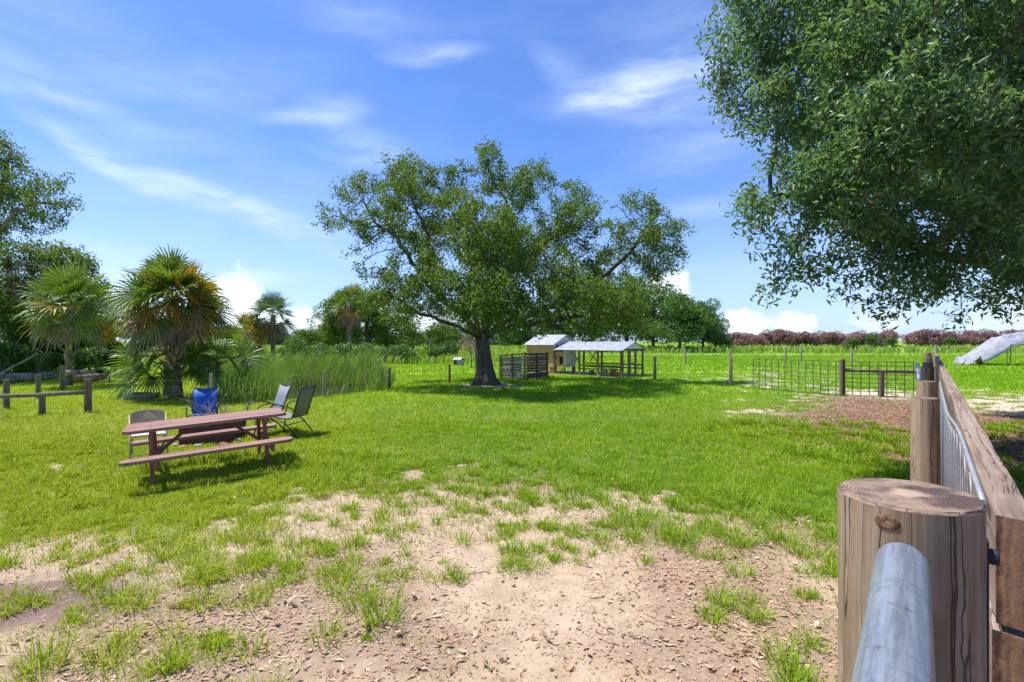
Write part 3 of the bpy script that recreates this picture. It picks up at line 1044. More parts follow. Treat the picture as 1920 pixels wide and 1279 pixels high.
def build_litter():
    x, y = frustum_pts(400000, 1.9, 9.5)
    lv = litter(x, y) * (1 - .5 * cover(x, y)) + 0.035
    k = rng.uniform(0, 1, len(x)) < lv * 0.34
    x, y = x[k], y[k]
    V, F = flakes(x, y, gz(x, y) + rng.uniform(.002, .008, len(x)), rng.lognormal(-3.62, .45, len(x)), rng.lognormal(-4.4, .42, len(x)), 0.12, 0.45)
    x2, y2 = frustum_pts(9000, 1.9, 7.5)
    k = rng.uniform(0, 1, len(x2)) < (litter(x2, y2) + .05) * .30
    x2, y2 = x2[k], y2[k]
    V2, F2 = flakes(x2, y2, gz(x2, y2) + rng.uniform(.006, .018, len(x2)), rng.uniform(.045, .075, len(x2)), rng.uniform(.018, .03, len(x2)), .3)
    V, F = join([(V, F), (V2, F2)])
    o = np_mesh('leaf_litter', V, F, MT['deadleaf'])
    tag(o, 'dry brown fallen oak leaves strewn over the sandy foreground', 'fallen leaves', kind='stuff')
    # mulch chips by the fence on the right
    x = rng.uniform(1.0, 19, 60000)
    y = rng.uniform(1.0, 17, 60000)
    k = rng.uniform(0, 1, len(x)) < mulch(x, y) * 0.6
    x, y = x[k], y[k]
    V, F = flakes(x, y, gz(x, y) + rng.uniform(.004, .02, len(x)), rng.lognormal(-2.9, .35, len(x)), rng.lognormal(-3.9, .3, len(x)))
    o = np_mesh('mulch_chips', V, F, MT['chip'])
    tag(o, 'reddish brown bark mulch along the board fence', 'mulch', kind='stuff')


def build_reeds():
    n = 52000
    x = rng.uniform(-20, -4, n)
    y = rng.uniform(14.5, 33, n)
    sd = pond_sd(x, y)
    px = 960 + 960 * x / y
    cl = fbm(x * 1.3, y * 1.3, 55, 3)
    front = (sd > -.45) & (sd < 1.7)
    hole = (px > 525) & (px < 692) & (y < 26.0)
    p = np.where(front, .9, np.where(sd > 1.7, .45, 0)) * (0.25 + 1.3 * cl)
    p = np.where(hole & front, p * np.where(sd < .5, .012, .035), p)
    p = np.where(hole & (sd >= 1.7), .002, p)
    p = np.where(sd < 0, p * .55, p) * (1 - .6 * sstep(px, 695, 740))
    k = (rng.uniform(0, 1, n) < p)
    x, y, sd, cl = x[k], y[k], sd[k], cl[k]
    h = rng.uniform(.75, 1.15, len(x)) * (1.35 + 0.85 * (fbm(x * .8, y * .8, 12, 2) - .3)) * np.where(sd < 0.3, .72, 1)
    h = h * rng.uniform(.75, 1.2, len(x)) * (0.8 + 0.5 * vnoise(x * 2.2, y * 2.2, 88))
    dead = rng.uniform(0, 1, len(x)) < .17
    h = np.where(dead, h * .7, h)
    h = h * (1 - .45 * sstep(960 + 960 * x / y, 670, 735) * rng.uniform(.3, 1.2, len(x)))
    lean = rng.uniform(.05, .6, len(x)) + dead * .5
    a = np.where(rng.uniform(0, 1, len(x)) < .55, rng.normal(.2, .7, len(x)), np.nan)
    V1, F1 = blades(x, y, gz(x, y), h, rng.uniform(.016, .034, len(x)), lean, True, a)
    f = np.concatenate([dead, dead]).astype(int)
    o = np_mesh('reeds', V1, F1, [MT['reed'], MT['deadreed']], mi=f)
    tag(o, 'tall green reeds crowding the pond edge', 'reeds', kind='stuff')
    print('reeds', len(x))


def build_far_weeds():
    parts = []
    # strip beyond the paddock on the right and the weedy field behind the pond on the left
    for (x0, x1, y0, y1, n, hh, ww) in [(8, 190, 74, 104, 12000, 1.15, .30), (8, 130, 57, 76, 5000, .16, .20), (-75, 5, 52, 120, 14000, 1.05, .26), (-35, -12, 30, 52, 3500, .9, .14), (-12, 6, 42, 50, 2500, .8, .15)]:
        x = rng.uniform(x0, x1, n)
        y = rng.uniform(y0, y1, n)
        k = fbm(x * .15, y * .15, 41, 3) > .36
        x, y = x[k], y[k]
        h = hh * rng.uniform(.5, 1.1, len(x)) * (.6 + .8 * fbm(x * .4, y * .4, 23, 2))
        parts.append(blades(x, y, gz(x, y), h, ww * rng.uniform(.5, 1.2, len(x)), rng.uniform(.1, .7, len(x)), True))
    V, F = join(parts)
    o = np_mesh('tall_weeds', V, F, MT['weed'])
    tag(o, 'tall light green weeds covering the fields beyond the lawn', 'weeds', kind='stuff')


# ------------------------------------------------------------------ trees
def leaf_cloud(centers, n_per, spread, L, W, up_bias=0.5, hang=0.0):
    """leaves scattered about centres: folded 5-vert leaves"""
    c = np.repeat(centers, n_per, axis=0)
    n = len(c)
    off = rng.normal(0, 1, (n, 3))
    off /= np.maximum(np.linalg.norm(off, axis=1), 1e-6)[:, None]
    off *= (rng.uniform(0, 1, n) ** (1 / 2.2))[:, None] * spread
    c = c + off * np.array([1, 1, .85])
    d = rng.normal(0, 1, (n, 3)) + off / spread * 1.0
    d[:, 2] -= hang
    d /= np.linalg.norm(d, axis=1)[:, None]
    nn = rng.normal(0, 1, (n, 3))
    nn[:, 2] += up_bias * 2
    s = np.cross(d, nn)
    s /= np.maximum(np.linalg.norm(s, axis=1), 1e-6)[:, None]
    nn = np.cross(s, d)
    l = L * rng.uniform(.65, 1.25, n)[:, None]
    w = W * rng.uniform(.7, 1.2, n)[:, None]
    b = c - d * l / 2
    tip = c + d * l / 2 - nn * l * .08
    V = np.stack([b, c - s * w / 2 + nn * w * .18 + d * l * .05, tip, c + s * w / 2 + nn * w * .18 + d * l * .05], 1).reshape(-1, 3)
    k = np.arange(n) * 4
    return V, [np.concatenate([np.stack([k, k + 2, k + 1], 1), np.stack([k, k + 3, k + 2], 1)])]


def colonize(seed, par, A, step, infl, kill, iters, trop=(0, 0, 0.03)):
    P = [np.array(p, float) for p in seed]
    par = list(par)
    A = np.array(A)
    S = np.array(P)
    dm = np.linalg.norm(A[:, None] - S[None], axis=2)
    nd, ni = dm.min(1), dm.argmin(1)
    alive = np.ones(len(A), bool)
    childcount = {}
    for it in range(iters):
        act = alive & (nd < infl)
        if not act.any():
            break
        idx = np.where(act)[0]
        PA = np.array(P)
        dirs = A[idx] - PA[ni[idx]]
        dirs /= np.maximum(np.linalg.norm(dirs, axis=1), 1e-6)[:, None]
        acc = {}
        for q, dd in zip(ni[idx], dirs):
            if q in acc:
                acc[q] = acc[q] + dd
            else:
                acc[q] = dd.copy()
        new = []
        for q, v in acc.items():
            if childcount.get(q, 0) > 3:
                continue
            v = v / max(np.linalg.norm(v), 1e-6) + rng.normal(0, .16, 3) + np.array(trop)
            v /= np.linalg.norm(v)
            childcount[q] = childcount.get(q, 0) + 1
            new.append((q, P[q] + v * step))
        if not new:
            break
        base = len(P)
        for q, p in new:
            P.append(p)
            par.append(q)
        N = np.array([p for _, p in new])
        d2 = np.linalg.norm(A[:, None] - N[None], axis=2)
        mn, am = d2.min(1), d2.argmin(1)
        up = mn < nd
        nd = np.where(up, mn, nd)
        ni = np.where(up, am + base, ni)
        alive &= nd > kill
    return np.array(P), np.array(par)


def radii(P, par, r_tip, r_base):
    n = len(P)
    ch = [[] for _ in range(n)]
    for i, p in enumerate(par):
        if p >= 0:
            ch[p].append(i)
    tips = np.zeros(n)
    order = list(range(n))[::-1]
    for i in order:
        if not ch[i]:
            tips[i] = 1
        if par[i] >= 0:
            tips[par[i]] += tips[i]
    e = math.log(max(tips[0], 2)) / math.log(r_base / r_tip)
    return r_tip * tips ** (1 / e), ch, tips


def tree_mesh(P, par, r, ch, z0, flare=0.9, minr=0.0):
    mb = MB()
    n = len(P)
    # chains: follow thickest child
    started = [0]
    stack = [(0, None)]
    while stack:
        start, frm = stack.pop()
        chain = []
        if frm is not None:
            chain.append((P[frm], r[start] * 1.15))
        i = start
        while True:
            chain.append((P[i], r[i]))
            if not ch[i]:
                break
            c = sorted(ch[i], key=lambda q: -r[q])
            for q in c[1:]:
                stack.append((q, i))
            i = c[0]
        if len(chain) < 2:
            continue
        rm = max(q[1] for q in chain)
        if rm < minr:
            continue
        pts = [q[0] for q in chain]
        rr = []
        for p, q in chain:
            rr.append(q * (1 + flare * math.exp(-max(p[2] - z0, 0) / 0.32)) if start == 0 else q)
        sides = 18 if start == 0 else (10 if rm > .07 else (6 if rm > .025 else 4))
        lob = None
        if start == 0:
            zz = [p[2] - z0 for p in pts]
            lob = lambda i, a, zz=zz: 1 + (0.05 + 0.26 * math.exp(-zz[i] / .4)) * math.sin(5 * a + 1.0) * 0.8 + 0.05 * math.sin(3 * a + 2 + zz[i])
        mb.tube(pts, rr, sides, cap=True, lobes=lob)
    return mb


def sample_blobs(blobs, n, shell=0.5):
    vol = np.array([b[3] * b[4] * b[5] for b in blobs]) ** 0.8
    w = vol / vol.sum()
    out = []
    for b, k in zip(blobs, np.maximum((w * n).astype(int), 1)):
        d = rng.normal(0, 1, (k, 3))
        d /= np.linalg.norm(d, axis=1)[:, None]
        rad = rng.uniform(0, 1, k) ** (1 / 3)
        rad = rad * (1 - shell) + shell * (0.75 + 0.25 * rad)
        out.append(np.array(b[:3]) + d * rad[:, None] * np.array(b[3:6]))
    return np.concatenate(out)


def poly_seed(lines, step):
    """lines: list of (parent_line_index or -1, param fraction, pts)"""
    P, par, starts = [], [], []
    for pl, pts in lines:
        pts = [np.array(p, float) for p in pts]
        ids = []
        prev = -1
        if pl is not None:
            cand = [q for L in (starts if pl < 0 else [starts[pl]]) for q in L]
            prev = min(cand, key=lambda q: np.linalg.norm(P[q] - pts[0]))
        first = True
        for a, b in zip(pts[:-1], pts[1:]):
            k = max(1, int(round(np.linalg.norm(b - a) / step)))
            for j in range(0 if first else 1, k + 1):
                if first and pl is not None and j == 0:
                    continue
                q = a + (b - a) * j / k
                if pl is not None:
                    q = q + rng.normal(0, .03, 3)
                P.append(q)
                par.append(prev)
                prev = len(P) - 1
                ids.append(prev)
            first = False
        starts.append(ids)
    return P, par


def grow_tree(name, label, cat, base, lines, blobs, n_attr, step, infl, kill, r_base, r_tip, leafmat, barkmat, leaf_n, leaf_spread, L, W,
              up=0.5, hang=0.0, leaf_r=0.03, shell=0.4, group=None, minr=0.0, twigs=2, keep=None, iters=90):
    root = empty(name, base)
    b = np.array(base)
    P, par = poly_seed([(pl, [np.array(p) - b for p in pts]) for pl, pts in lines], step)
    A = sample_blobs([(q[0] - b[0], q[1] - b[1], q[2] - b[2], *q[3:]) for q in blobs], n_attr, shell)
    P, par = colonize(P, par, A, step, infl, kill, iters)
    r, ch, tips = radii(P, par, r_tip, r_base)
    mb = tree_mesh(P, par, r, ch, 0.0, minr=minr)
    thin = np.where((r < leaf_r))[0]
    thin = thin[P[thin, 2] > 0.8]
    # short twigs off the thin nodes
    ends = []
    for i in thin:
        ends.append(P[i])
        for _ in range(twigs):
            d = rng.normal(0, 1, 3)
            d[2] += .25
            d /= np.linalg.norm(d)
            e = P[i] + d * step * rng.uniform(.5, 1.1)
            ends.append(e)
            if minr == 0:
                mb.tube([P[i], (P[i] + e) / 2 + rng.normal(0, .03, 3), e], [r_tip * .8, r_tip * .6, r_tip * .35], 3, cap=False)
    ends = np.array(ends)
    if keep is not None:
        fq, drop = keep
        e = ends * fq
        q = (np.sin(e[:, 0] * 1.7 + 1.3 * np.sin(e[:, 1] * 1.1)) + np.sin(e[:, 1] * 1.9 + 1.2 * np.sin(e[:, 2] * 1.3 + 2)) + np.sin(e[:, 2] * 2.3 + 1.4 * np.sin(e[:, 0] * .9 + 1))
             + .6 * np.sin(e[:, 0] * 4.1 + e[:, 2] * 3.3) + rng.normal(0, .35, len(ends)))
        ends = ends[q > np.quantile(q, drop)]
    mb.build('trunk', barkmat, root, smooth=True)
    V, F = leaf_cloud(ends, leaf_n, leaf_spread, L, W, up, hang)
    np_mesh('crown', V, F, leafmat, root)
    tag(root, label, cat, group)
    print(name, 'nodes', len(P), 'ends', len(ends), 'leaves', len(V) // 4)
    return root


def oak_centre():
    Y0 = 20.5
    bx, by = -1.1, Y0
    g = lambda px, py, dy=0.0: ((px - 960) / 960 * (Y0 + dy), Y0 + dy, CAMZ - (py - 640) / 960 * (Y0 + dy))
    z0 = float(gz(np.array([bx]), np.array([by]))[0]) - .05
    base = (bx, by, z0)
    lines = [
        (None, [(bx, by, z0), (bx, by, z0 + .3), (bx - .02, by, z0 + .8), g(904, 655), g(904, 632)]),
        (0, [g(904, 640), g(880, 605, -.4), g(835, 568, -.7), g(800, 528, -.8), g(765, 480, -.6), g(738, 440, -.2), g(700, 415, .1)]),
        (1, [g(800, 528, -.8), g(810, 470, -1.2), g(790, 410, -1.4), g(770, 370, -1.4)]),
        (0, [g(904, 636), g(905, 590, .4), g(890, 530, .8), g(880, 460, 1.0), g(860, 390, .8)]),
        (0, [g(904, 634), g(925, 580, -.3), g(945, 520, -.2), g(955, 450, 0), g(962, 405, .2), g(930, 350, .4), g(915, 310, .4)]),
        (4, [g(945, 525, -.2), g(985, 490, .4), g(1030, 450, .9), g(1075, 415, 1.2)]),
        (0, [g(906, 634), g(945, 605, .6), g(1000, 588, 1.5), g(1070, 560, 2.0), g(1130, 520, 2.2), g(1185, 470, 2.2), g(1215, 420, 2.2)]),
        (0, [g(906, 636), g(950, 612, -1.0), g(1020, 606, -2.2), g(1085, 595, -3.0), g(1150, 588, -3.2)]),
        (0, [g(902, 636), g(860, 612, 1.2), g(800, 592, 2.4), g(745, 575, 3.0)]),
        (0, [g(902, 634), g(895, 600, -1.6), g(885, 560, -3.2), g(880, 520, -4.2)]),
        (0, [g(905, 634), g(915, 600, 1.8), g(930, 560, 3.4), g(940, 500, 4.4)]),
        (0, [g(902, 636), g(850, 610, -1.6), g(790, 590, -2.8), g(740, 560, -3.2)]),
    ]
    B = []
    def bl(px, py, r, dy=0.0, fz=0.8):
        x, y, z = g(px, py, dy)
        q = r / 960 * Y0
        B.append((x, y, z, q, q * 1.1, q * fz))
    for a in [(640, 402, 42, 0), (672, 365, 46, .6), (720, 335, 46, -.5), (775, 335, 52, .8), (760, 385, 60, -1.5), (700, 430, 50, -.6),
              (835, 345, 48, 1.0), (868, 395, 56, -1.6), (915, 300, 42, .4), (925, 345, 44, .4), (985, 345, 46, -.8), (1020, 330, 30, .4), (1000, 400, 56, 1.6),
              (1066, 375, 46, .9), (1085, 415, 50, -.6), (1048, 440, 52, 1.5), (1165, 405, 46, 2.2), (1205, 395, 48, 2.4), (1250, 440, 46, 2.0), (1195, 455, 58, 1.4),
              (1255, 475, 36, 2.4), (1150, 500, 58, 2.6), (1235, 505, 40, 1.4), (1110, 480, 48, .8), (1195, 540, 46, 2.0), (960, 470, 62, -2.6), (900, 470, 60, 2.8), (820, 450, 60, 2.2),
              (770, 500, 54, -1.6), (700, 500, 36, -.4), (735, 545, 42, -2.4), (700, 575, 34, -1.6), (745, 590, 40, 2.2), (790, 580, 46, -3.0), (820, 540, 54, 2.6),
              (870, 530, 64, -3.8), (930, 545, 64, -4.2), (940, 570, 62, 4.0), (1010, 540, 64, -3.2), (1020, 590, 48, -3.6), (1060, 540, 64, 3.6), (1090, 570, 60, -3.4), (1150, 570, 52, -2.6),
              (1130, 540, 56, 2.2), (880, 585, 44, -3.4), (850, 600, 40, 3.0), (960, 598, 44, -4.4), (905, 430, 60, -3.4), (1000, 480, 60, 3.2), (1180, 590, 36, -1.6), (1085, 612, 34, -2.0), (1130, 606, 34, 1.0),
              (1040, 500, 56, -2.2), (840, 490, 52, -3.2), (900, 555, 50, 1.0), (1160, 620, 22, -1.5), (720, 610, 26, -1)]:
        bl(*a)
    grow_tree('oak_tree', 'large spreading live oak standing alone in the middle of the lawn', 'tree', base, lines, B, 3800, 0.34, 2.4, 0.40,
              0.315, 0.009, MT['oak'], MT['bark'], 24, 0.29, 0.118, 0.062, up=0.55, leaf_r=0.030, shell=0.3, twigs=2, keep=(1.0, .22))


def oak_right():
    base = (9.6, 6.6, float(gz(np.array([9.6]), np.array([6.6]))[0]) - .05)
    b = base
    lines = [
        (None, [b, (9.6, 6.6, .5), (9.55, 6.6, 1.2), (9.5, 6.6, 2.0)]),
        (0, [(9.5, 6.6, 1.9), (8.2, 6.8, 2.55), (6.9, 7.0, 2.75), (5.7, 7.2, 3.05), (4.8, 7.4, 3.5), (3.9, 7.6, 4.0)]),
        (0, [(9.5, 6.6, 2.0), (8.4, 5.6, 3.2), (7.0, 5.0, 4.2), (5.6, 4.8, 5.0), (4.4, 4.8, 5.6)]),
        (0, [(9.5, 6.6, 2.0), (9.0, 6.6, 4.0), (8.2, 6.7, 5.6), (7.4, 6.8, 7.2)]),
        (0, [(9.5, 6.6, 2.0), (8.6, 8.2, 3.2), (7.6, 9.2, 4.2), (6.4, 9.8, 5.0), (5.2, 10.0, 5.8)]),
        (0, [(9.5, 6.6, 2.0), (10.8, 6.8, 3.4), (12.4, 7.0, 4.6)]),
        (0, [(9.5, 6.6, 2.0), (10.0, 8.6, 3.2), (10.6, 10.4, 4.2)]),
        (0, [(9.5, 6.6, 2.0), (9.4, 5.2, 3.2), (8.6, 3.8, 4.6)]),
    ]
    B = []
    def bl(px, py, r, Y, fz=0.8):
        x, y, z = wp(px, py, Y)
        q = r / 960 * Y
        B.append((x, y, z, q, q, q * fz))
    for a in [(1385, 40, 60, 7.4), (1370, 120, 62, 7.6), (1425, 190, 60, 7.4), (1450, 60, 90, 7.8), (1480, 260, 70, 7.2), (1465, 330, 62, 7.0), (1450, 395, 62, 6.8), (1430, 440, 48, 6.8),
              (1420, 505, 42, 6.8), (1470, 540, 34, 6.8), (1520, 470, 72, 6.8), (1530, 390, 90, 6.6), (1560, 300, 100, 6.4), (1540, 180, 110, 6.6), (1540, 60, 110, 7.0), (1480, -60, 110, 7.4),
              (1600, -60, 130, 6.6), (1650, 90, 120, 6.0), (1660, 230, 120, 5.8), (1640, 360, 100, 6.0), (1600, 470, 80, 6.6), (1560, 520, 46, 6.6), (1660, 540, 50, 7.0), (1710, 580, 40, 7.2),
              (1750, 480, 90, 6.4), (1760, 330, 120, 5.6), (1780, 180, 130, 5.2), (1760, 40, 130, 5.4), (1740, -90, 140, 6.0), (1880, 80, 130, 5.0), (1890, 250, 130, 5.2), (1880, 400, 110, 5.8),
              (1860, 520, 80, 7.0), (1800, 570, 50, 7.4), (1890, 590, 44, 7.6), (1930, 560, 70, 7.6), (1760, 600, 24, 7.4), (2000, 480, 110, 6.6), (2020, 250, 150, 5.6), (2000, 60, 150, 5.4), (1900, -100, 160, 5.6),
              (1500, 150, 90, 8.8), (1560, 330, 90, 8.8), (1620, 60, 110, 9.0), (1700, 250, 110, 8.6), (1800, 400, 90, 8.6), (1700, 420, 70, 8.6), (1850, 150, 130, 8.6), (1960, 420, 90, 9.0), (1650, -80, 120, 8.6)]:
        bl(*a)
    for a in [(9, 7, 7.6, 2.2, 2.2, 1.2), (11.5, 7, 6.2, 1.8, 2.2, 1.5), (12.2, 6.6, 4.2, 1.5, 2, 1.2), (10.8, 10.2, 4.8, 1.8, 1.5, 1.4), (9, 9.8, 6.2, 2, 1.6, 1.3), (9.2, 4.0, 5.6, 1.6, 1.3, 1.3), (10.5, 12.3, 6.3, 2.0, 1.8, 1.3), (12.6, 10.6, 6.2, 2.0, 2.0, 1.5), (12.8, 13.2, 6.4, 2.0, 1.8, 1.4)]:  # far lobes closing the list are added to shade the ground beyond the fence
        B.append(a)
    # keep the crown off the lens
    B = [q for q in B if q[1] > 2.5]
    grow_tree('oak_tree', 'near live oak whose dense leafy crown hangs over the fence at right', 'tree', base, lines, B, 4200, 0.27, 2.2, 0.34,
              0.30, 0.006, MT['oak_near'], MT['bark'], 28, 0.23, 0.104, 0.037, up=0.5, hang=0.25, leaf_r=0.022, shell=0.3, twigs=4, keep=(1.7, .13))


def left_trees():
    b = (-27.0, 25.5, -.05)
    g = lambda px, py, dy=0.0: ((px - 960) / 960 * (25.5 + dy), 25.5 + dy, CAMZ - (py - 640) / 960 * (25.5 + dy))
    lines = [(None, [b, (-27, 25.5, 2), (-26.4, 25.5, 5), g(-10, 440), g(-20, 350)]),
             (0, [g(-8, 440), g(30, 400, -.5), g(70, 380, -.6), g(110, 385, -.4)]), (0, [g(-10, 400), g(10, 330, .5), g(20, 280, .5)])]
    B = []
    for px, py, r, dy in [(5, 300, 40, 0), (15, 265, 18, .3), (35, 350, 46, -.6), (80, 340, 26, 0), (85, 375, 40, -.6), (130, 392, 24, -.4), (100, 420, 22, -.6), (60, 420, 34, .5), (20, 400, 46, 1), (-40, 350, 80, 0), (-90, 420, 80, 0), (115, 335, 12, -.2), (-50, 260, 60, 0), (5, 440, 24, 0)]:
        x, y, z = g(px, py, dy)
        q = r / 960 * 25.5
        B.append((x, y, z, q, q, q * .85))
    grow_tree('oak_tree', 'tall tree cut by the left edge of the photo, highest on the left', 'tree', b, lines, B, 1100, .34, 3.0, .40, .28, .010, MT['oak'], MT['bark_grey'],
              16, .32, .14, .075, leaf_r=.035, twigs=1)
    # broad oak below it
    b = (-24.5, 29.0, -.05)
    g2 = lambda px, py, dy=0.0: ((px - 960) / 960 * (29 + dy), 29 + dy, CAMZ - (py - 640) / 960 * (29 + dy))
    lines = [(None, [b, g2(145, 640), g2(130, 580)]), (0, [g2(130, 600), g2(80, 540), g2(50, 500)]), (0, [g2(130, 590), g2(165, 530), g2(180, 500)])]
    B = []
    for px, py, r, dy in [(30, 480, 34, 0), (75, 478, 36, .6), (120, 485, 34, 0), (160, 500, 28, -.4), (185, 545, 26, 0), (60, 530, 50, .5), (120, 540, 50, .8), (170, 590, 36, .3), (20, 560, 50, .6), (70, 600, 50, 1), (130, 620, 44, 1.0), (185, 640, 24, .5)]:
        x, y, z = g2(px, py, dy)
        q = r / 960 * 29
        B.append((x, y, z, q, q, q * .8))
    grow_tree('oak_tree', 'broad dark oak behind the left palm with bright leaf tops', 'tree', b, lines, B, 1300, .36, 3.0, .42, .15, .011, MT['dark'], MT['bark_grey'],
              26, .38, .16, .09, leaf_r=.035, twigs=1)
    # bare grey twiggy tree in front of it
    b = (-25.2, 27.3, -.05)
    g3 = lambda px, py, dy=0.0: ((px - 960) / 960 * (27.3 + dy), 27.3 + dy, CAMZ - (py - 640) / 960 * (27.3 + dy))
    lines = [(None, [b, g3(62, 640), g3(58, 580), g3(55, 540)]), (0, [g3(58, 590), g3(30, 545), g3(20, 510)]), (0, [g3(58, 580), g3(85, 530), g3(95, 500)])]
    B = [(*g3(px, py), r / 960 * 27.3, r / 960 * 27.3, r / 960 * 24) for px, py, r in [(30, 520, 36), (70, 510, 36), (95, 520, 24), (20, 560, 36), (70, 560, 40)]]
    grow_tree('dead_tree', 'leafless grey twiggy tree tangled among the woods at left', 'tree', b, lines, B, 520, .3, 3, .34, .06, .010, MT['frond_b'], MT['bark_grey'], 1, .2, .09, .02, leaf_r=.03, twigs=2)


# generic far trees: crown of leaf clumps over sub-blobs
def clump_crown(name, mat, n_blobs, n_leaf, size, leaf, root, flat=1.0, low=0.28, seed=0):
    r_ = np.random.default_rng(seed)
    W, H = size
    cs = []
    for _ in range(n_blobs):
        a = r_.uniform(0, 2 * np.pi)
        u = r_.uniform(0, 1)
        zz = low + (1 - low) * r_.uniform(0.08, .92)
        prof = math.sin(math.pi * min(max((zz - low) / (1 - low) * .82 + .14, 0), 1)) ** .6
        rad = (W / 2) * prof * math.sqrt(u) * .78
        q = W * r_.uniform(.13, .22)
        cs.append((math.cos(a) * rad, math.sin(a) * rad, H * zz, q, q, q * .8 * flat))
    pts = []
    k = n_leaf // n_blobs
    for c in cs:
        d = r_.normal(0, 1, (k, 3))
        d /= np.linalg.norm(d, axis=1)[:, None]
        rad = .55 + .5 * r_.uniform(0, 1, k) ** .7
        pts.append(np.array(c[:3]) + d * rad[:, None] * np.array(c[3:]))
    pts = np.concatenate(pts)
    V, F = leaf_cloud(pts, 1, leaf * .4, leaf, leaf * .55, .5)
    np_mesh('crown', V, F, mat, root)
    return cs


def far_tree(name, mat, bark, W, H, n_blobs, n_leaf, leaf, seed, low=0.28, trunk_r=0.2):
    root = empty(name, (0, 0, 0))
    cs = clump_crown(name, mat, n_blobs, n_leaf, (W, H), leaf, root, 1.0, low, seed)
    mb = MB()
    rr = random.Random(seed)
    mb.tube([(0, 0, -.1), (0.02, 0, .3), (rr.uniform(-.1, .1), rr.uniform(-.1, .1), H * low), (rr.uniform(-.2, .2), 0, H * .6), (0, 0, H * .85)],
            [trunk_r * 1.4, trunk_r, trunk_r * .85, trunk_r * .5, trunk_r * .15], 10)
    for c in cs[::2]:
        z = H * rr.uniform(low * .8, .55)
        mb.tube([(0, 0, z), (c[0] * .5, c[1] * .5, (z + c[2]) / 2), (c[0], c[1], c[2])], [trunk_r * .4, trunk_r * .25, trunk_r * .08], 5, cap=False)
    mb.build('trunk', bark, root, smooth=True)
    return root


def place(o, x, y, rz=0.0, s=1.0, sz=None, label=None, cat=None, group=None):
    o.location = (x, y, float(gz(np.array([x]), np.array([y]))[0]) - 0.03)
    o.rotation_euler = (0, 0, rz)
    o.scale = (s, s, sz if sz else s)
    tag(o, label, cat, group)
    return o


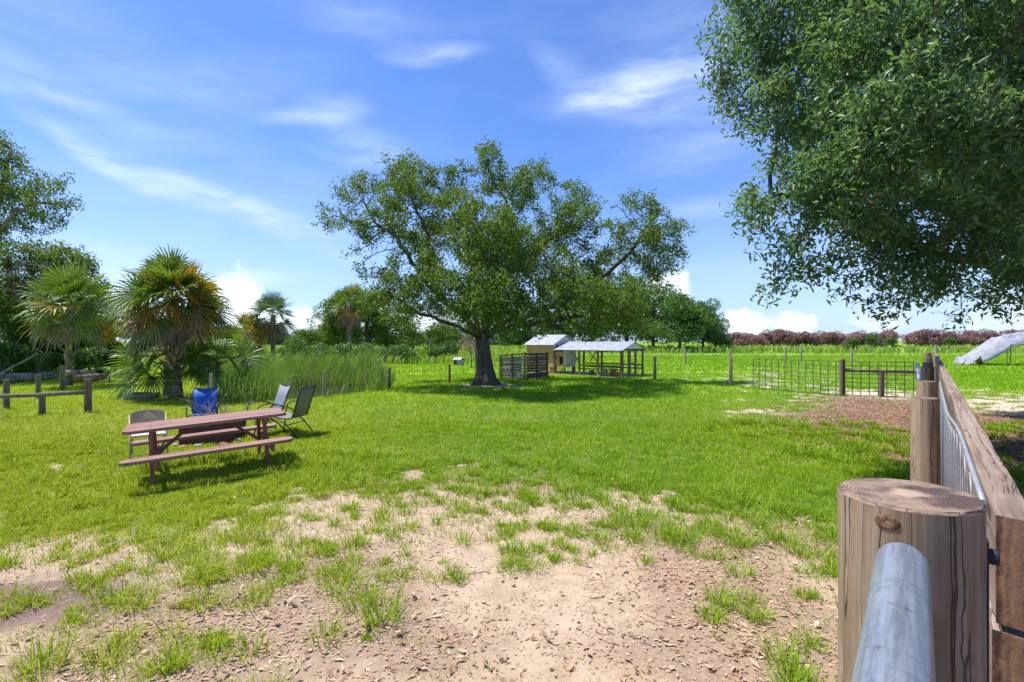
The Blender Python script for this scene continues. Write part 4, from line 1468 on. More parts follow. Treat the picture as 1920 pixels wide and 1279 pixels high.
def far_trees():
    # bright green rounded trees to the right of the oak
    protos = [far_tree('shade_tree', MT['green'], MT['bark'], 9, 9, 30, 9000, .36, 11 + i, .17, .28) for i in range(3)]
    spots = [  # px, base py, top py, half width px, label
        (1275, 661, 548, 62, 'dark green round tree with a low trunk, right of the oak'),
        (1225, 659, 540, 60, 'tall green tree rising just right of the oak crown'),
        (1175, 657, 522, 70, 'tallest green tree behind the right end of the oak'),
        (1318, 660, 562, 42, 'green tree second from the right end of the tree row'),
        (1342, 659, 588, 24, 'smallest green tree closing the tree row at right'),
        (1110, 660, 560, 62, 'green tree behind the chicken run roof'),
        (1040, 658, 580, 56, 'green tree behind the coop under the oak limb'),
        (975, 657, 590, 46, 'green tree seen right of the oak trunk')]
    for i, (px, by, ty, hw, lab) in enumerate(spots):
        x, y = gp(px, by)
        o = protos[i] if i < 3 else copy_tree(protos[i % 3])
        H = (by - ty) / 960 * y
        W = 2 * hw / 960 * y
        place(o, x, y, i * 1.3, W / 9, H / 9, lab, 'tree', 'green trees beyond the oak')
    # maroon trees along the far field
    pm = [far_tree('maroon_tree', MT['maroon'], MT['bark'], 6, 4.4, 16, 2600, .42, 31 + i, .25, .12) for i in range(3)]
    k = 0
    xs = [1352 + i * 14.5 for i in range(20)] + [1650, 1662, 1716, 1740, 1762, 1800, 1826, 1850, 1872, 1905, 1925, 1950]
    for i, px in enumerate(xs):
        y = 122 + 5 * math.sin(i * 2.1)
        if px > 1690:
            y = 112 + 3 * math.sin(i)
        x = (px - 960) / 960 * y
        o = pm[i] if i < 3 else copy_tree(pm[i % 3])
        s = random.uniform(.88, 1.08)
        place(o, x, y, i * 2.4, s, s * random.uniform(.74, .98), 'maroon-leaved low tree in the dense far row across the paddock' if px <= 1690 else 'maroon-leaved low tree in the looser far group behind the tarp', 'tree',
              'maroon trees along the far field')
    # bushes in the maroon row
    bs = far_tree('green_bush', MT['green'], MT['bark'], 4, 3, 10, 1600, .34, 51, .05, .08)
    bl = [(1640, 88, .95, 'large green bush in front of the maroon row'), (1672, 92, .75, 'smaller green bush right of the larger one by the maroon row'), (1596, 80, .7, 'light green bush at the left foot of the maroon row'),
          (1778, 86, .75, 'green bush in the gap between the maroon trees'), (1362, 82, .7, 'low bush at the right foot of the green tree row')]
    for i, (px, y, s, lab) in enumerate(bl):
        o = bs if i == 0 else copy_tree(bs)
        place(o, (px - 960) / 960 * y, y, i, s, s, lab, 'bush', 'bushes at the field edge')
    # far trees on the horizon, haze tinted into the leaf colour
    fb = [far_tree('distant_tree', MT['haze_leaf'], MT['bark'], 11, 8, 18, 1800, .8, 61 + i, .08, .2) for i in range(3)]
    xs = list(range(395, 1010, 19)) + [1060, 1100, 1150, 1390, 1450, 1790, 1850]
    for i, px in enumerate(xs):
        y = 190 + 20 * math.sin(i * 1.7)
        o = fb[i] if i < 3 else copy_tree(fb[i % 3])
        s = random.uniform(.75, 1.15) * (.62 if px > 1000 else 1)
        place(o, (px - 960) / 960 * y, y, i * 1.9, s * 1.1, s * random.uniform(.55, 1.0), 'small tree tinted blue-green by painted haze in the tree line on the horizon', 'tree', 'trees of the horizon tree line')
    # middle-distance trees on the left
    mid = [far_tree('leafy_tree', MT['oak'], MT['bark'], 7, 7, 20, 5200, .30, 71 + i, .2, .2) for i in range(2)]
    lst = [(690, 58, 9.5, 7.9, 'oak standing close behind the left side of the big oak'), (725, 63, 8, 5.6, 'low leafy tree half hidden by the big oak at left'),
           (570, 62, 5.5, 3.4, 'small round tree between the two distant palms'), (608, 68, 5.0, 3.6, 'small tree left of the tall lone palm trunk'), (632, 56, 6.4, 6.6, 'leafy tree under the palm left of the oak'),
           (830, 62, 6, 4.2, 'thin tree left of the oak trunk by the field'), (775, 70, 4, 4.6, 'slim tree behind the hedge left of the oak trunk'), (410, 66, 9, 3.8, 'low tree beside the large palm crown')]
    for i, (px, y, W, H, lab) in enumerate(lst):
        o = mid[i] if i < 2 else copy_tree(mid[i % 2])
        place(o, (px - 960) / 960 * y, y, i * 2.2, W / 7, H / 7, lab, 'tree', 'trees beyond the pond')
    # dark woodland bushes at the left edge
    db = [far_tree('woodland_bush', MT['dark'], MT['bark'], 4.5, 4, 16, 4200, .22, 81 + i, .02, .1) for i in range(2)]
    lst = [(-60, 27, 1.3, 'dark bush at the far left edge of the woods'), (15, 31.5, 1.25, 'dark bush behind the leaning dead trunk'), (85, 30.5, 1.15, 'dark bush left of the left palm trunk'), (150, 31, 1.2, 'dark bush right of the left palm trunk'),
           (192, 32, .95, 'last dark bush at the right end of the woods'), (45, 28.5, .7, 'low bush above the brush pile'), (215, 34, .8, 'pale bush between the woods and the large palm')]
    for i, (px, y, s, lab) in enumerate(lst):
        o = db[i] if i < 2 else copy_tree(db[i % 2])
        place(o, (px - 960) / 960 * y, y, i * 1.7, s, s, lab, 'bush', 'bushes of the woods at left')
    lb = far_tree('woodland_bush', MT['green'], MT['bark'], 2.2, 1.7, 12, 2200, .16, 87, .02, .08)
    lst = [(8, 25.5, 1.1, 'bright low bush at the left edge before the woods'), (96, 25.8, .8, 'bright low bush beside the palm trunk before the woods'), (168, 26.5, .95, 'bright low bush behind the reddish log')]
    for i, (px, y, s, lab) in enumerate(lst):
        o = lb if i == 0 else copy_tree(lb)
        place(o, (px - 960) / 960 * y, y, i * 1.7, s, s, lab, 'bush', 'bushes of the woods at left')
    # hedge-like bushes behind the pond and lawn
    hb = [far_tree('hedge_bush', MT['green'], MT['bark'], 3.2, 1.8, 12, 1700, .20, 91 + i, .0, .06) for i in range(2)]
    labs = ['first vine-covered bush of the hedge beyond the pond', 'dark hedge bush right of the reeds', 'hedge bush just left of the field pole', 'hedge bush right of the field pole', 'bright bush at the right end of the hedge', 'hedge bush by the palm trunk',
            'rounded bush above the reeds at middle', 'yellow-green bush above the reeds at left', 'bush at the back of the reeds near the young palms']
    for i, (px, y, s, sz) in enumerate([(690, 46, 1.0, .9), (722, 44.5, .9, .8), (755, 44, 1.0, .85), (815, 45, .9, .8), (838, 45.5, .9, 1.0), (650, 47, 1.0, .9), (560, 40, 1.1, 1.1), (430, 37, 1.2, 1.2), (600, 44, 1.1, .9)]):
        o = hb[i] if i < 2 else copy_tree(hb[i % 2])
        place(o, (px - 960) / 960 * y, y, i * 1.1, s, sz, labs[i], 'bush', 'hedge bushes beyond the pond')
    # shrub with pinkish twigs by the dog house
    sh = far_tree('flowering_shrub', MT['pink'], MT['bark_grey'], 1.9, 2.4, 9, 900, .10, 99, .40, .035)
    place(sh, *gp(884, 690), 0, 1, 1, 'thin pinkish shrub beside the dog house left of the oak', 'shrub')


# ------------------------------------------------------------------ palms
def frond(out, slot, az, elv, Lp, Ls, droop, n=28, wid=.05, hub_drop=0.15, spread=115):
    d = np.array([math.cos(az) * math.cos(elv), math.sin(az) * math.cos(elv), math.sin(elv)])
    s = np.array([-math.sin(az), math.cos(az), 0])
    nn = np.cross(d, s)
    if nn[2] < 0:
        nn = -nn
    ro = random.uniform(-1.0, 1.0)
    s, nn = s * math.cos(ro) + nn * math.sin(ro), nn * math.cos(ro) - s * math.sin(ro)
    base = np.array([0, 0, 0.0])
    hub = d * Lp - np.array([0, 0, hub_drop * Lp * max(math.cos(elv), .1)])
    mid = d * Lp * .55
    V, F = out['V'], out['F']
    def quadstrip(p, ws, sd):
        b = len(V)
        for q, w in zip(p, ws):
            V.append(q - sd * w / 2)
            V.append(q + sd * w / 2)
        for i in range(len(p) - 1):
            F.append((b + 2 * i, b + 2 * i + 1, b + 2 * i + 3, b + 2 * i + 2))
            out['M'].append(slot)
    quadstrip([base, mid, hub], [.05, .035, .025], s)
    d2 = hub - mid
    d2 /= np.linalg.norm(d2)
    d2 = d2 - np.array([0, 0, .25 * droop])
    d2 /= np.linalg.norm(d2)
    for k in range(n):
        ph = (k / (n - 1) * 2 - 1) * R(spread)
        dr = math.cos(ph) * d2 + math.sin(ph) * s + nn * .30 * abs(math.sin(ph))
        dr /= np.linalg.norm(dr)
        L = Ls * (.72 + .28 * math.cos(ph * .7)) * rng.uniform(.88, 1.08)
        sd = np.cross(dr, nn)
        sd /= max(np.linalg.norm(sd), 1e-6)
        sd = sd + nn * .3 * (1 if k % 2 else -1)
        g = np.array([0, 0, -1.0])
        p1 = hub + dr * L * .5
        p2 = hub + dr * L * .8 + g * droop * L * .16
        p3 = hub + dr * L * .98 + g * droop * L * rng.uniform(.34, .6)
        quadstrip([hub, p1, p2, p3], [.012, wid, wid * .7, .006], sd)


def make_palm(name, label, loc, trunk_h, trunk_r, n_f, Lp, Ls, mats, boots=0, cat='palm tree', group=None, young=False, tilt=(0, 0), yellow=.5, seg=28, dead=.2, scale_w=1.0, e0=82, e1=-78):
    root = empty(name, loc)
    top = np.array([tilt[0], tilt[1], trunk_h])
    mb = MB()
    pts, rr = [], []
    for i in range(9):
        f = i / 8
        pts.append((tilt[0] * f ** 1.6, tilt[1] * f ** 1.6, -.08 + (trunk_h + .08) * f))
        rr.append(trunk_r * (1.22 - .30 * min(f * 4, 1) + .05 * math.sin(i * 2.1)))
    mb.tube(pts, rr, 12, lobes=lambda i, a: 1 + .05 * math.sin(4 * a + i * 1.7))
    mb.build('trunk', MT['palm_bark'], root, smooth=True)
    if boots:
        for i in range(boots):
            bb = MB()
            f = .22 + .76 * (i + .5) / boots
            a = i * 2.399
            c = Vector((tilt[0] * f ** 1.6, tilt[1] * f ** 1.6, trunk_h * f))
            o = Vector((math.cos(a), math.sin(a), 0))
            p = c + o * trunk_r * .88
            q = p + o * (.10 + .05 * random.random()) + Vector((0, 0, .17 + .07 * random.random()))
            bb.bar(p, q, .085, .035, o)
            bb.build('leaf_boot', MT['boot'], root, bevel=.006)
    out = {'V': [], 'F': [], 'M': []}
    for i in range(n_f):
        f = (i + .5) / n_f
        az = i * 2.399 + random.uniform(-.3, .3)
        e = R(e0 + (e1 - e0) * f ** .95 + random.uniform(-9, 9))
        slot = 0
        q = random.random()
        if f > 1 - dead:
            slot = 2 if q < .75 else 1
        elif f > 1 - dead - .32 and q < yellow:
            slot = 1
        elif q < yellow * .22:
            slot = 1
        k = len(out['V'])
        frond(out, slot, az, e, Lp * random.uniform(.85, 1.15), Ls * random.uniform(.85, 1.12), .22 + .42 * f, n=seg, wid=.042 * scale_w, spread=108 if slot < 2 else 70)
        jit = rng.normal(0, .05, 3)
        for j in range(k, len(out['V'])):
            out['V'][j] = out['V'][j] + top + jit * [1, 1, 2]
    np_mesh('crown', np.array(out['V']), [np.array(out['F'])], mats, root, mi=out['M'])
    tag(root, label, cat, group)
    return root


def palms():
    FM = [MT['frond'], MT['frond_y'], MT['frond_b']]
    FB = [MT['frond_blue'], MT['frond_y'], MT['frond_b']]
    x, y = gp(330, 749)
    make_palm('cabbage_palm', 'large cabbage palm with orange and brown lower fronds, behind the blue chair', (x, y, 0), 3.05, .17, 66, .84, 1.04, FM, boots=64, yellow=.50, seg=30, dead=.09, tilt=(-.12, 0), e1=-46, scale_w=1.3)
    make_palm('young_palm', 'low trunkless palm spreading its fronds at the foot of the large palm', (x - .62, y + .5, 0), 1.05, .12, 26, .98, .88, FM, boots=14, yellow=.10, seg=28, dead=.0, e0=64, e1=-26, scale_w=1.25)
    make_palm('young_palm', 'dark young palm fronds right of the large palm trunk', (x + .85, y + .9, 0), .95, .1, 16, .8, .85, FM, yellow=.05, seg=24, dead=0, e0=62, e1=-15)
    make_palm('cabbage_palm', 'green cabbage palm in front of the woods at left', ((128 - 960) / 960 * 21.5, 21.5, -.02), 3.25, .13, 46, .95, 1.0, FM, yellow=.16, seg=26, dead=.07, tilt=(.1, 0), boots=20, e1=-58, scale_w=1.2)
    make_palm('cabbage_palm', 'distant blue-green palm left of the pond reeds', ((512 - 960) / 960 * 46, 46, 0), 4.1, .22, 44, 1.15, 1.25, FB, yellow=.03, seg=22, dead=.14, scale_w=1.7)
    make_palm('cabbage_palm', 'distant short palm with golden fronds left of the blue-green palm', ((462 - 960) / 960 * 45, 45, 0), 2.3, .22, 34, 1.1, 1.2, FM, yellow=.75, seg=22, dead=.22, scale_w=1.7)
    make_palm('cabbage_palm', 'tall palm with a bare trunk just left of the big oak', ((655 - 960) / 960 * 54, 54, 0), 5.6, .3, 40, 1.2, 1.3, FM, yellow=.25, seg=22, dead=.24, scale_w=1.8)
    # leafy broad plant by the left fence
    root = empty('broad_leaf_plant', (*gp(205, 722), 0))
    V, F = [], []
    for i in range(11):
        a = i * 2.4
        L = random.uniform(.5, .85)
        d = np.array([math.cos(a), math.sin(a), 0])
        s = np.array([-math.sin(a), math.cos(a), 0])
        b = len(V)
        for t_, w in ((0, .02), (.25, .05), (.5, .16), (.75, .14), (1, .01)):
            p = d * L * t_ * .8 + np.array([0, 0, .25 + L * (1.1 * t_ - .75 * t_ ** 2)])
            V += [p - s * w / 2 + [0, 0, w * .2], p, p + s * w / 2 + [0, 0, w * .2]]
        for j in range(4):
            for q in (0, 1):
                F.append((b + j * 3 + q, b + j * 3 + q + 1, b + j * 3 + q + 4, b + j * 3 + q + 3))
    np_mesh('leaves', np.array(V), [np.array(F)], MT['banana'], root, smooth=True)
    mb = MB()
    mb.tube([(0, 0, -.05), (0, 0, .3)], [.05, .035], 8)
    mb.build('stem', MT['bark_grey'], root)
    tag(root, 'bright broad-leaved plant left of the large palm', 'plant')


# ------------------------------------------------------------------ picnic table and seats
def gzf(x, y):
    return float(gz(np.array([float(x)]), np.array([float(y)]))[0])


def picnic_table():
    c = (-4.168, 7.121)
    root = empty('picnic_table', (c[0], c[1], -.068))
    root.rotation_euler = (-.016, -.054, .566)
    tag(root, 'red-brown wooden picnic table with two attached benches', 'picnic table')
    def board(x0, x1, y0, y1, z0, z1, cut=.05):
        return [(x0 + cut, y0), (x1 - cut, y0), (x1, y0 + cut), (x1, y1 - cut), (x1 - cut, y1), (x0 + cut, y1), (x0, y1 - cut), (x0, y0 + cut)]
    mb = MB()
    L = .94
    ws = [-.43, -.146, .142, .43]
    for i in range(3):
        y0, y1 = ws[i] + .004, ws[i + 1] - .004
        if i == 0:
            poly = [(-L + .07, y0), (L - .07, y0), (L, y0 + .07), (L, y1), (-L, y1), (-L, y0 + .07)]
        elif i == 2:
            poly = [(-L, y0), (L, y0), (L, y1 - .07), (L - .07, y1), (-L + .07, y1), (-L, y1 - .07)]
        else:
            poly = [(-L, y0), (L, y0), (L, y1), (-L, y1)]
        mb.prism(poly, .705, .745)
    mb.build('tabletop', MT['redwood'], root, bevel=.004)
    for s in (-1, 1):
        b = MB()
        y0, y1 = (s * .755 - .13, s * .755 + .13)
        b.prism(board(-.94, .94, y0, y1, 0, 0, .055), .405, .445)
        b.build('bench', MT['redwood'], root, bevel=.004)
    for sx in (-1, 1):
        for (yy, zz) in ((-.29, .745), (0, .745), (.29, .745), (-.755, .445), (.755, .445)):
            q = MB()
            q.tube([(sx * .66, yy, zz - .004), (sx * .66, yy, zz + .004)], [.011, .009], 10)
            q.build('bolt', MT['darkwire'], root)
    for sx in (-1, 1):
        for sy in (-1, 1):
            l = MB()
            l.bar((sx * .65, sy * .55, -.06), (sx * .65, sy * .36, .665), .09, .045, (1, 0, 0))
            l.build('leg', MT['redwood_leg'], root, bevel=.003)
        b = MB()
        b.bar((sx * .64 + .046 * 1, -.86, .36), (sx * .64 + .046, .86, .36), .04, .09)
        b.build('bench_support', MT['redwood_leg'], root, bevel=.003)
        b = MB()
        b.bar((sx * .64, -.40, .685), (sx * .64, .40, .685), .05, .04)
        b.build('top_batten', MT['redwood_leg'], root, bevel=.003)
        b = MB()
        b.bar((sx * .61, 0, .36), (sx * .20, 0, .69), .06, .04)
        b.build('brace', MT['redwood_leg'], root, bevel=.003)


def sling_chair(name, label, loc, rz, fabric, frame, W=.56, group=None):
    """seat faces local -Y"""
    root = empty(name, (loc[0], loc[1], gzf(*loc)), rz)
    tag(root, label, 'chair', group)
    def sheet(profile, n=7, sag=.02):
        V, F = [], []
        k = len(profile)
        for i in range(n):
            f = i / (n - 1) * 2 - 1
            for (y, z) in profile:
                V.append((f * W / 2 * .92, y + sag * (1 - f * f) * .6, z - sag * (1 - f * f) * .5))
        for i in range(n - 1):
            for j in range(k - 1):
                a = i * k + j
                F.append((a, a + 1, a + k + 1, a + k))
        return V, F
    for nm, prof in (('seat', [(-.24, .43), (-.1, .41), (.08, .39), (.20, .385)]), ('backrest', [(.21, .40), (.26, .55), (.32, .75), (.39, .95)])):
        V, F = sheet(prof)
        mb = MB()
        mb.v, mb.f = V, F
        mb.build(nm, fabric, root, smooth=True, solid=.008)
    for s in (-1, 1):
        x = s * W / 2 * .95
        f = MB()
        f.tube([(x, -.26, .425), (x, -.1, .405), (x, .10, .383), (x, .205, .385), (x, .26, .55), (x, .32, .75), (x, .395, .965)], .013, 8)
        f.build('side_frame', frame, root, smooth=True)
        a = MB()
        xa = s * (W / 2 + .02)
        a.tube([(xa, -.30, 0), (xa, -.265, .22), (xa, -.245, .45), (xa, -.215, .58), (xa, -.14, .635), (xa, -.02, .645), (xa, .12, .62), (xa, .22, .57), (x, .275, .53)], .0125, 8)
        a.build('arm', frame, root, smooth=True)
        l = MB()
        l.tube([(xa, -.06, .40), (xa, .12, .28), (xa, .36, 0)], .0125, 8)
        l.build('leg', frame, root, smooth=True)
    c = MB()
    c.tube([(-W / 2 * .95, .395, .96), (W / 2 * .95, .395, .96)], .012, 8)
    c.tube([(-W / 2 * .95, -.26, .42), (W / 2 * .95, -.26, .42)], .012, 8)
    c.tube([(-W / 2, .14, .27), (W / 2, .14, .27)], .010, 8)
    c.build('crossbar', frame, root, smooth=True)
    return root


def folding_chair():
    loc = (-5.68, 8.0)
    root = empty('folding_chair', (*loc, gzf(*loc)), R(38))
    tag(root, 'tan metal folding chair behind the left end of the picnic table', 'chair')
    V, F = [], []
    n = 13
    b = MB()
    poly = []
    w, z0, z1 = .235, .56, .79
    for i in range(9):
        a = math.pi * i / 8
        poly.append((w * .99 * (abs(math.cos(a)) ** .45) * (1 if math.cos(a) >= 0 else -1), z1 - .13 + .13 * math.sin(a) ** .8))
    poly = [(w, z0)] + poly + [(-w, z0)]
    for y in (0.0, .018):
        for p in poly:
            b.v.append((p[0], .20 + y + .10 * (p[1] - .5) + .05 * (p[0] / w) ** 2 * -1, p[1]))
    m = len(poly)
    b.f.append(tuple(range(m)))
    b.f.append(tuple(reversed(range(m, 2 * m))))
    for i in range(m):
        j = (i + 1) % m
        b.f.append((j, i, m + i, m + j))
    b.build('backrest', MT['tanmetal'], root)
    s = MB()
    s.prism([(-.2, -.21), (.2, -.21), (.22, -.17), (.21, .18), (-.21, .18), (-.22, -.17)], .425, .455)
    s.build('seat', MT['tanseat'], root, bevel=.01)
    for sx in (-1, 1):
        l = MB()
        l.tube([(sx * .235, -.30, 0), (sx * .235, -.05, .40), (sx * .235, .20, .72)], .012, 8)
        l.build('leg', MT['tanmetal'], root, smooth=True)
        l = MB()
        l.tube([(sx * .205, .28, 0), (sx * .205, .05, .28), (sx * .205, -.12, .44)], .012, 8)
        l.build('leg', MT['tanmetal'], root, smooth=True)
    c = MB()
    c.tube([(-.235, -.235, .10), (.235, -.235, .10)], .008, 6)
    c.tube([(-.205, .21, .09), (.205, .21, .09)], .008, 6)
    c.build('crossbar', MT['tanmetal'], root)


def fire_pit():
    loc = (-5.68, 9.75)
    z = gzf(*loc)
    root = empty('fire_pit', (*loc, z), R(12))
    tag(root, 'dark red square fire pit box filled with dry branches', 'fire pit')
    w, h = .40, .40
    for i in range(4):
        a = i * math.pi / 2
        mb = MB()
        M = Matrix.Rotation(a, 3, 'Z')
        mb.box(M @ Vector((0, -w, .06 + h / 2 - .06)), (2 * w - .05, .045, h), M)
        mb.build('side_panel', MT['fire_metal'], root, bevel=.006)
        mb = MB()
        mb.box(M @ Vector((-w, -w, h / 2 + .0)), (.075, .075, h + .04), M)
        mb.build('corner_post', MT['fire_metal'], root, bevel=.006)
    # dry branches
    ps = []
    for i in range(16):
        a = random.uniform(0, 6.28)
        p0 = Vector((loc[0] + random.uniform(-.3, .3), loc[1] + random.uniform(-.3, .3), z + .16 + random.uniform(0, .15)))
        L = random.uniform(.45, .95)
        el = random.uniform(.05, .9) if i % 3 else random.uniform(.7, 1.2)
        d = Vector((math.cos(a) * math.cos(el), math.sin(a) * math.cos(el), math.sin(el)))
        sd = d.cross(Vector((0, 0, 1))).normalized()
        pts = [p0 + d * L * t_ + sd * random.uniform(-.05, .05) for t_ in (0, .3, .6, 1)]
        mb = MB()
        mb.tube([p - p0 for p in pts], [.011, .009, .007, .003], 5)
        for q in range(5):
            k = random.uniform(.3, .95)
            s0 = d * L * k
            e = s0 + (d * .5 + Vector((random.uniform(-1, 1), random.uniform(-1, 1), random.uniform(-.3, 1)))).normalized() * random.uniform(.12, .3)
            mb.tube([s0, (s0 + e) / 2 + Vector((0, 0, .02)), e], [.005, .004, .002], 4)
        o = mb.build('dry_branch', MT['twig'])
        o.location = p0
        tag(o, 'dry pale branch sticking out of the fire pit', 'branch', 'dry branches heaped in the fire pit')
    # stones round the pit
    labs = ['orange stone on the grass at the foot of the fire pit', 'grey stone on the grass at the foot of the fire pit']
    for i in range(14):
        a = i / 14 * 6.28 + random.uniform(-.1, .1)
        rr = random.uniform(.60, .80)
        x, y = loc[0] + math.cos(a) * rr, loc[1] + math.sin(a) * rr * .95
        k = 0 if random.random() < .5 else 1
        o = rock(random.uniform(.05, .085), i, MT['stone_o'] if k == 0 else MT['stone_g'], 'stone')
        o.location = (x, y, gzf(x, y) + .03)
        tag(o, labs[k], 'stone', 'orange stones ringing the fire pit' if k == 0 else 'grey stones ringing the fire pit')


def rock(r, seed, mat, name):
    import bmesh
    bm = bmesh.new()
    bmesh.ops.create_icosphere(bm, subdivisions=2, radius=r)
    rr = random.Random(seed)
    ax = [Vector((rr.uniform(-1, 1), rr.uniform(-1, 1), rr.uniform(-1, 1))).normalized() for _ in range(6)]
    cut = [rr.uniform(.55, .85) * r for _ in range(6)]
    for v in bm.verts:
        for a, c in zip(ax, cut):
            d = v.co.dot(a)
            if d > c:
                v.co -= a * (d - c)
        v.co.z *= .7
        v.co.x *= 1.2
    me = bpy.data.meshes.new(name)
    bm.to_mesh(me)
    bm.free()
    me.materials.append(mat)
    o = bpy.data.objects.new(name, me)
    COL.objects.link(o)
    return o


def seats():
    picnic_table()
    folding_chair()
    b = sling_chair('sling_chair', 'blue sling chair behind the fire pit', (-6.48, 10.75), R(24), MT['sling_blue'], MT['chairframe'], .52)
    b.scale = (.95, .95, .93)
    sling_chair('sling_chair', 'grey sling chair facing the camera right of the fire pit', (-4.85, 10.05), R(-46), MT['sling_grey'], MT['chairframe'], .56, 'grey sling chairs beside the table')
    sling_chair('sling_chair', 'grey-brown sling chair seen from its side at the right end of the table', (-4.22, 9.7), R(-97), MT['sling_tan'], MT['chairframe'], .56, 'grey sling chairs beside the table')
    fire_pit()


# ------------------------------------------------------------------ foreground fence and gate
def fpt(s, n, z):
    return Vector((.51 + FT[0] * s + FN[0] * n, .66 + FT[1] * s + FN[1] * n, z))


def round_post(name, mat, endmat, r, h, parent=None, loc=None, sides=64, rough=.012, knots=(), rings=40, tilt=0.0, chamfer=.004):
    V, F, mi = [], [], []
    rr = random.Random(int(h * 1000))
    ph = [rr.uniform(0, 6.28) for _ in range(8)]
    for j in range(rings + 1):
        z = -.15 + (h + .15) * j / rings
        for k in range(sides):
            a = 2 * math.pi * k / sides
            q = r * (1 + rough * math.sin(2 * a + ph[0]) + rough * .8 * math.sin(3 * a + ph[1] + z * 1.3) + rough * .5 * math.sin(7 * a + ph[2] - z * 2))
            q += r * .012 * math.sin(z * 7 + ph[3] + 2 * a)
            V.append((math.cos(a) * q, math.sin(a) * q, z + (tilt * math.cos(a) * r if j == rings else 0)))
    for j in range(rings):
        for k in range(sides):
            k2 = (k + 1) % sides
            F.append((j * sides + k, j * sides + k2, (j + 1) * sides + k2, (j + 1) * sides + k))
    mb = MB()
    mb.v, mb.f = V, F
    side = mb.build(name, mat, parent, smooth=True)
    top = MB()
    b = rings * sides
    ring0 = [Vector(V[b + k]) for k in range(sides)]
    c = Vector((0, 0, h))
    for f in (1.0, .97, .6, .3):
        for k in range(sides):
            p = c + (ring0[k] - c) * f
            top.v.append((p.x, p.y, p.z + (chamfer if f < .99 else 0)))
    for i in range(3):
        for k in range(sides):
            k2 = (k + 1) % sides
            top.f.append((i * sides + k, i * sides + k2, (i + 1) * sides + k2, (i + 1) * sides + k))
    top.f.append(tuple(3 * sides + k for k in range(sides)))
    cap = top.build('end_grain', endmat, side)
    if loc is not None:
        side.location = loc
    return side


